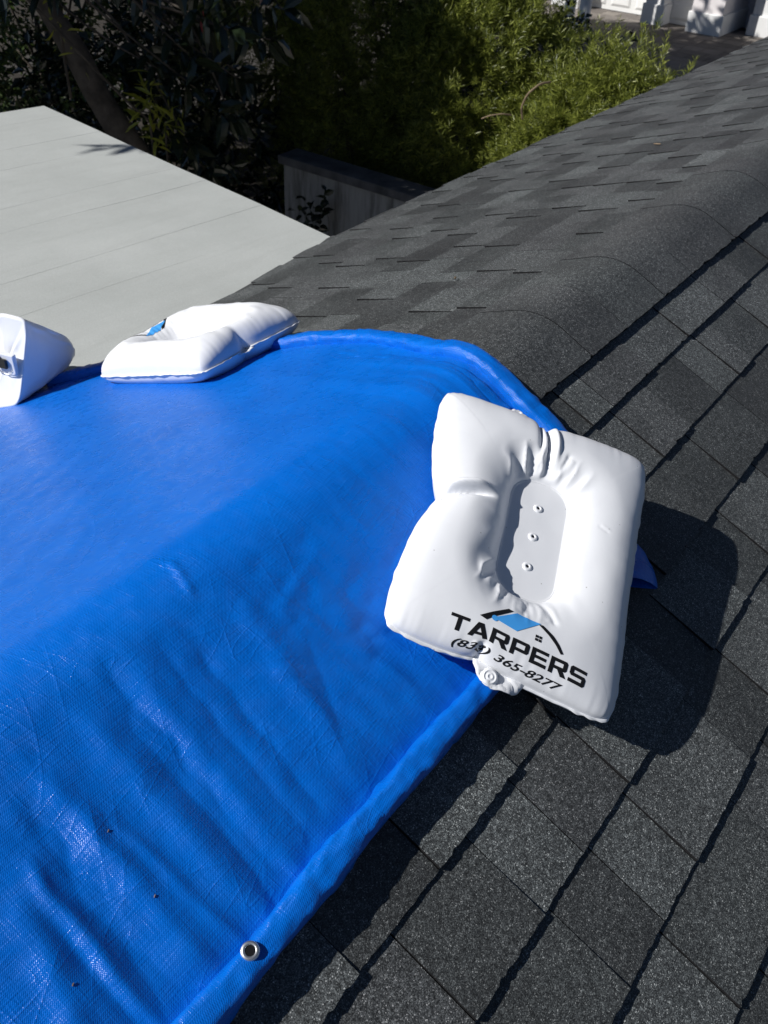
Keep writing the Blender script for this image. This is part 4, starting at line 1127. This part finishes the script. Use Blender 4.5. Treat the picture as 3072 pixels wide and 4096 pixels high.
# shrubs and trees of the dark garden behind
def shrub(name, c, r, n, Ls, Wr, mat, label, seed, cat='shrub', trunk=0.05, group=None, big=False, inner=0.35):
    rng = np.random.default_rng(seed); root = empty(name, (c[0], c[1], 0), label, cat, group)
    cc = leafy('crown', c, r, n, Ls, Wr, mat, rng, parent=root, big=big, inner=inner)
    lb = [((curve_pts((c[0], c[1], -0.02), (c[0], c[1], c[2]), 8, trunk*1.2, rng)), trunk, trunk*0.6)]
    for i in range(0, len(cc), max(1, len(cc)//14)):
        lb.append((curve_pts((c[0], c[1], c[2]*0.6), cc[i], 6, 0.08, rng), trunk*0.4, trunk*0.12))
    add_limbs('trunk', lb, M_BARK, root)
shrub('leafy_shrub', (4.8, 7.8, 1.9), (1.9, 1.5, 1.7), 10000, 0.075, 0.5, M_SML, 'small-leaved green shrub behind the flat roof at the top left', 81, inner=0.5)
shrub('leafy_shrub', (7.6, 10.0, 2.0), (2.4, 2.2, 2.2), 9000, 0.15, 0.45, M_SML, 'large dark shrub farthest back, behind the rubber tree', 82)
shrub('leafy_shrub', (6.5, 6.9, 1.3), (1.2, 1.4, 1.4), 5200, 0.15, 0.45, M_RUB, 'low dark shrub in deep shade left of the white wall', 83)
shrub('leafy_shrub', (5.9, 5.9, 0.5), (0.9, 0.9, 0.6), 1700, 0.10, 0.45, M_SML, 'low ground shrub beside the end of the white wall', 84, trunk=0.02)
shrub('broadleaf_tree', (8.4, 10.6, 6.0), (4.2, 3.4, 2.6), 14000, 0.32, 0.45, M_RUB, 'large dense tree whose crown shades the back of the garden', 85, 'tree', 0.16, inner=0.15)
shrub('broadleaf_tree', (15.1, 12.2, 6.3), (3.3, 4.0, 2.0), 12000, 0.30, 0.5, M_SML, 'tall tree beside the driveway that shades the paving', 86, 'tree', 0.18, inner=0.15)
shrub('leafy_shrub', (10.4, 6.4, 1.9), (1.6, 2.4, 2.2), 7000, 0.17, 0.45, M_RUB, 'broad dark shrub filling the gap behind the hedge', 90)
# little climbing plant in front of the wall
shrub('potted_sapling', (6.30, 4.52, 1.12), (0.16, 0.16, 0.42), 80, 0.12, 0.6, M_RUB, 'small dark sapling against the white garden wall', 88, 'sapling', 0.012, big=True, inner=0.2)
# low yellow-green growth peeping over the eave by the driveway
shrub('leafy_shrub', (9.0, 1.45, 1.75), (0.5, 0.5, 0.6), 260, 0.09, 0.35, M_YEL, 'pale yellow-green sprigs showing over the eave beside the driveway', 89, trunk=0.02)

# dry vines caught in the hedge
def vine(pts, r, label):
    P = np.array(pts, float); t = np.linspace(0, len(P)-1, 26); C = np.stack([np.interp(t, np.arange(len(P)), P[:, i]) for i in range(3)], 1)
    k = np.hanning(7); k /= k.sum(); C = np.stack([np.convolve(np.pad(C[:, i], 3, mode='edge'), k, 'valid') for i in range(3)], 1)
    V, F = tube_vf(C, r, 6); o = mesh_obj('dry_vine', V, F, M_TWIG, None, smooth=True); tag(o, label, 'vine')
def px_at(x, y, d):
    v = px_ray(x, y); return CAM_POS + v/np.linalg.norm(v)*d
vine([px_at(2090, 480, 7.0), px_at(2085, 430, 6.95), px_at(2110, 375, 6.9), px_at(2160, 335, 6.9), px_at(2205, 327, 7.0)], 0.007, 'long arching dry vine across the sunlit hedge')
vine([px_at(1925, 475, 7.0), px_at(1960, 462, 6.95), px_at(2010, 455, 6.95), px_at(2045, 460, 7.0)], 0.005, 'short dry twig low in the hedge')

# bits blown onto the roof
def bit(name, c, ang, ln, r, mat, label):
    d = np.array([math.cos(ang), math.sin(ang)*0.9, 0.0]); c = np.array(c)
    P = [c + d*ln*(t-0.5) + np.array([0, 0, (0.0015*math.sin(t*3))]) for t in np.linspace(0, 1, 6)]
    P = [np.array([q[0], q[1], 0]) for q in P]
    P = [RP(q[0], q[1], c[2]) for q in P]
    V, F = tube_vf(P, [r*0.5, r, r, r, r*.8, r*0.4], 6); o = mesh_obj(name, V, F, mat, None, smooth=True); tag(o, label, 'debris')
q = px_far(2632, 577, 0.008); bit('fallen_twig', (q[0], q[1], 0.010), 0.9, 0.06, 0.003, M_TWIG, 'pale dry twig lying on the far shingles below the ridge')
q = px_far(1826, 1113, 0.008); bit('fallen_leaf', (q[0], q[1], 0.010), 0.4, 0.016, 0.0028, M_TWIG, 'tiny pale leaf scrap on the far shingles above the tarp')
for (x_, y_, lab) in ((408, 3300, 'brown speck of debris high on the near side of the tarp'), (592, 3560, 'dark speck of debris near the tarp hem'), (265, 3910, 'tan speck of debris at the lower left of the tarp')):
    q = px_near(x_, y_, 0.022); hh_ = float(tarp_h(np.array(q[0]), np.array(q[1])))
    bit('debris_speck', (q[0], q[1], hh_+0.0008), 0.5, 0.004, 0.0007, M_TWIG, lab)
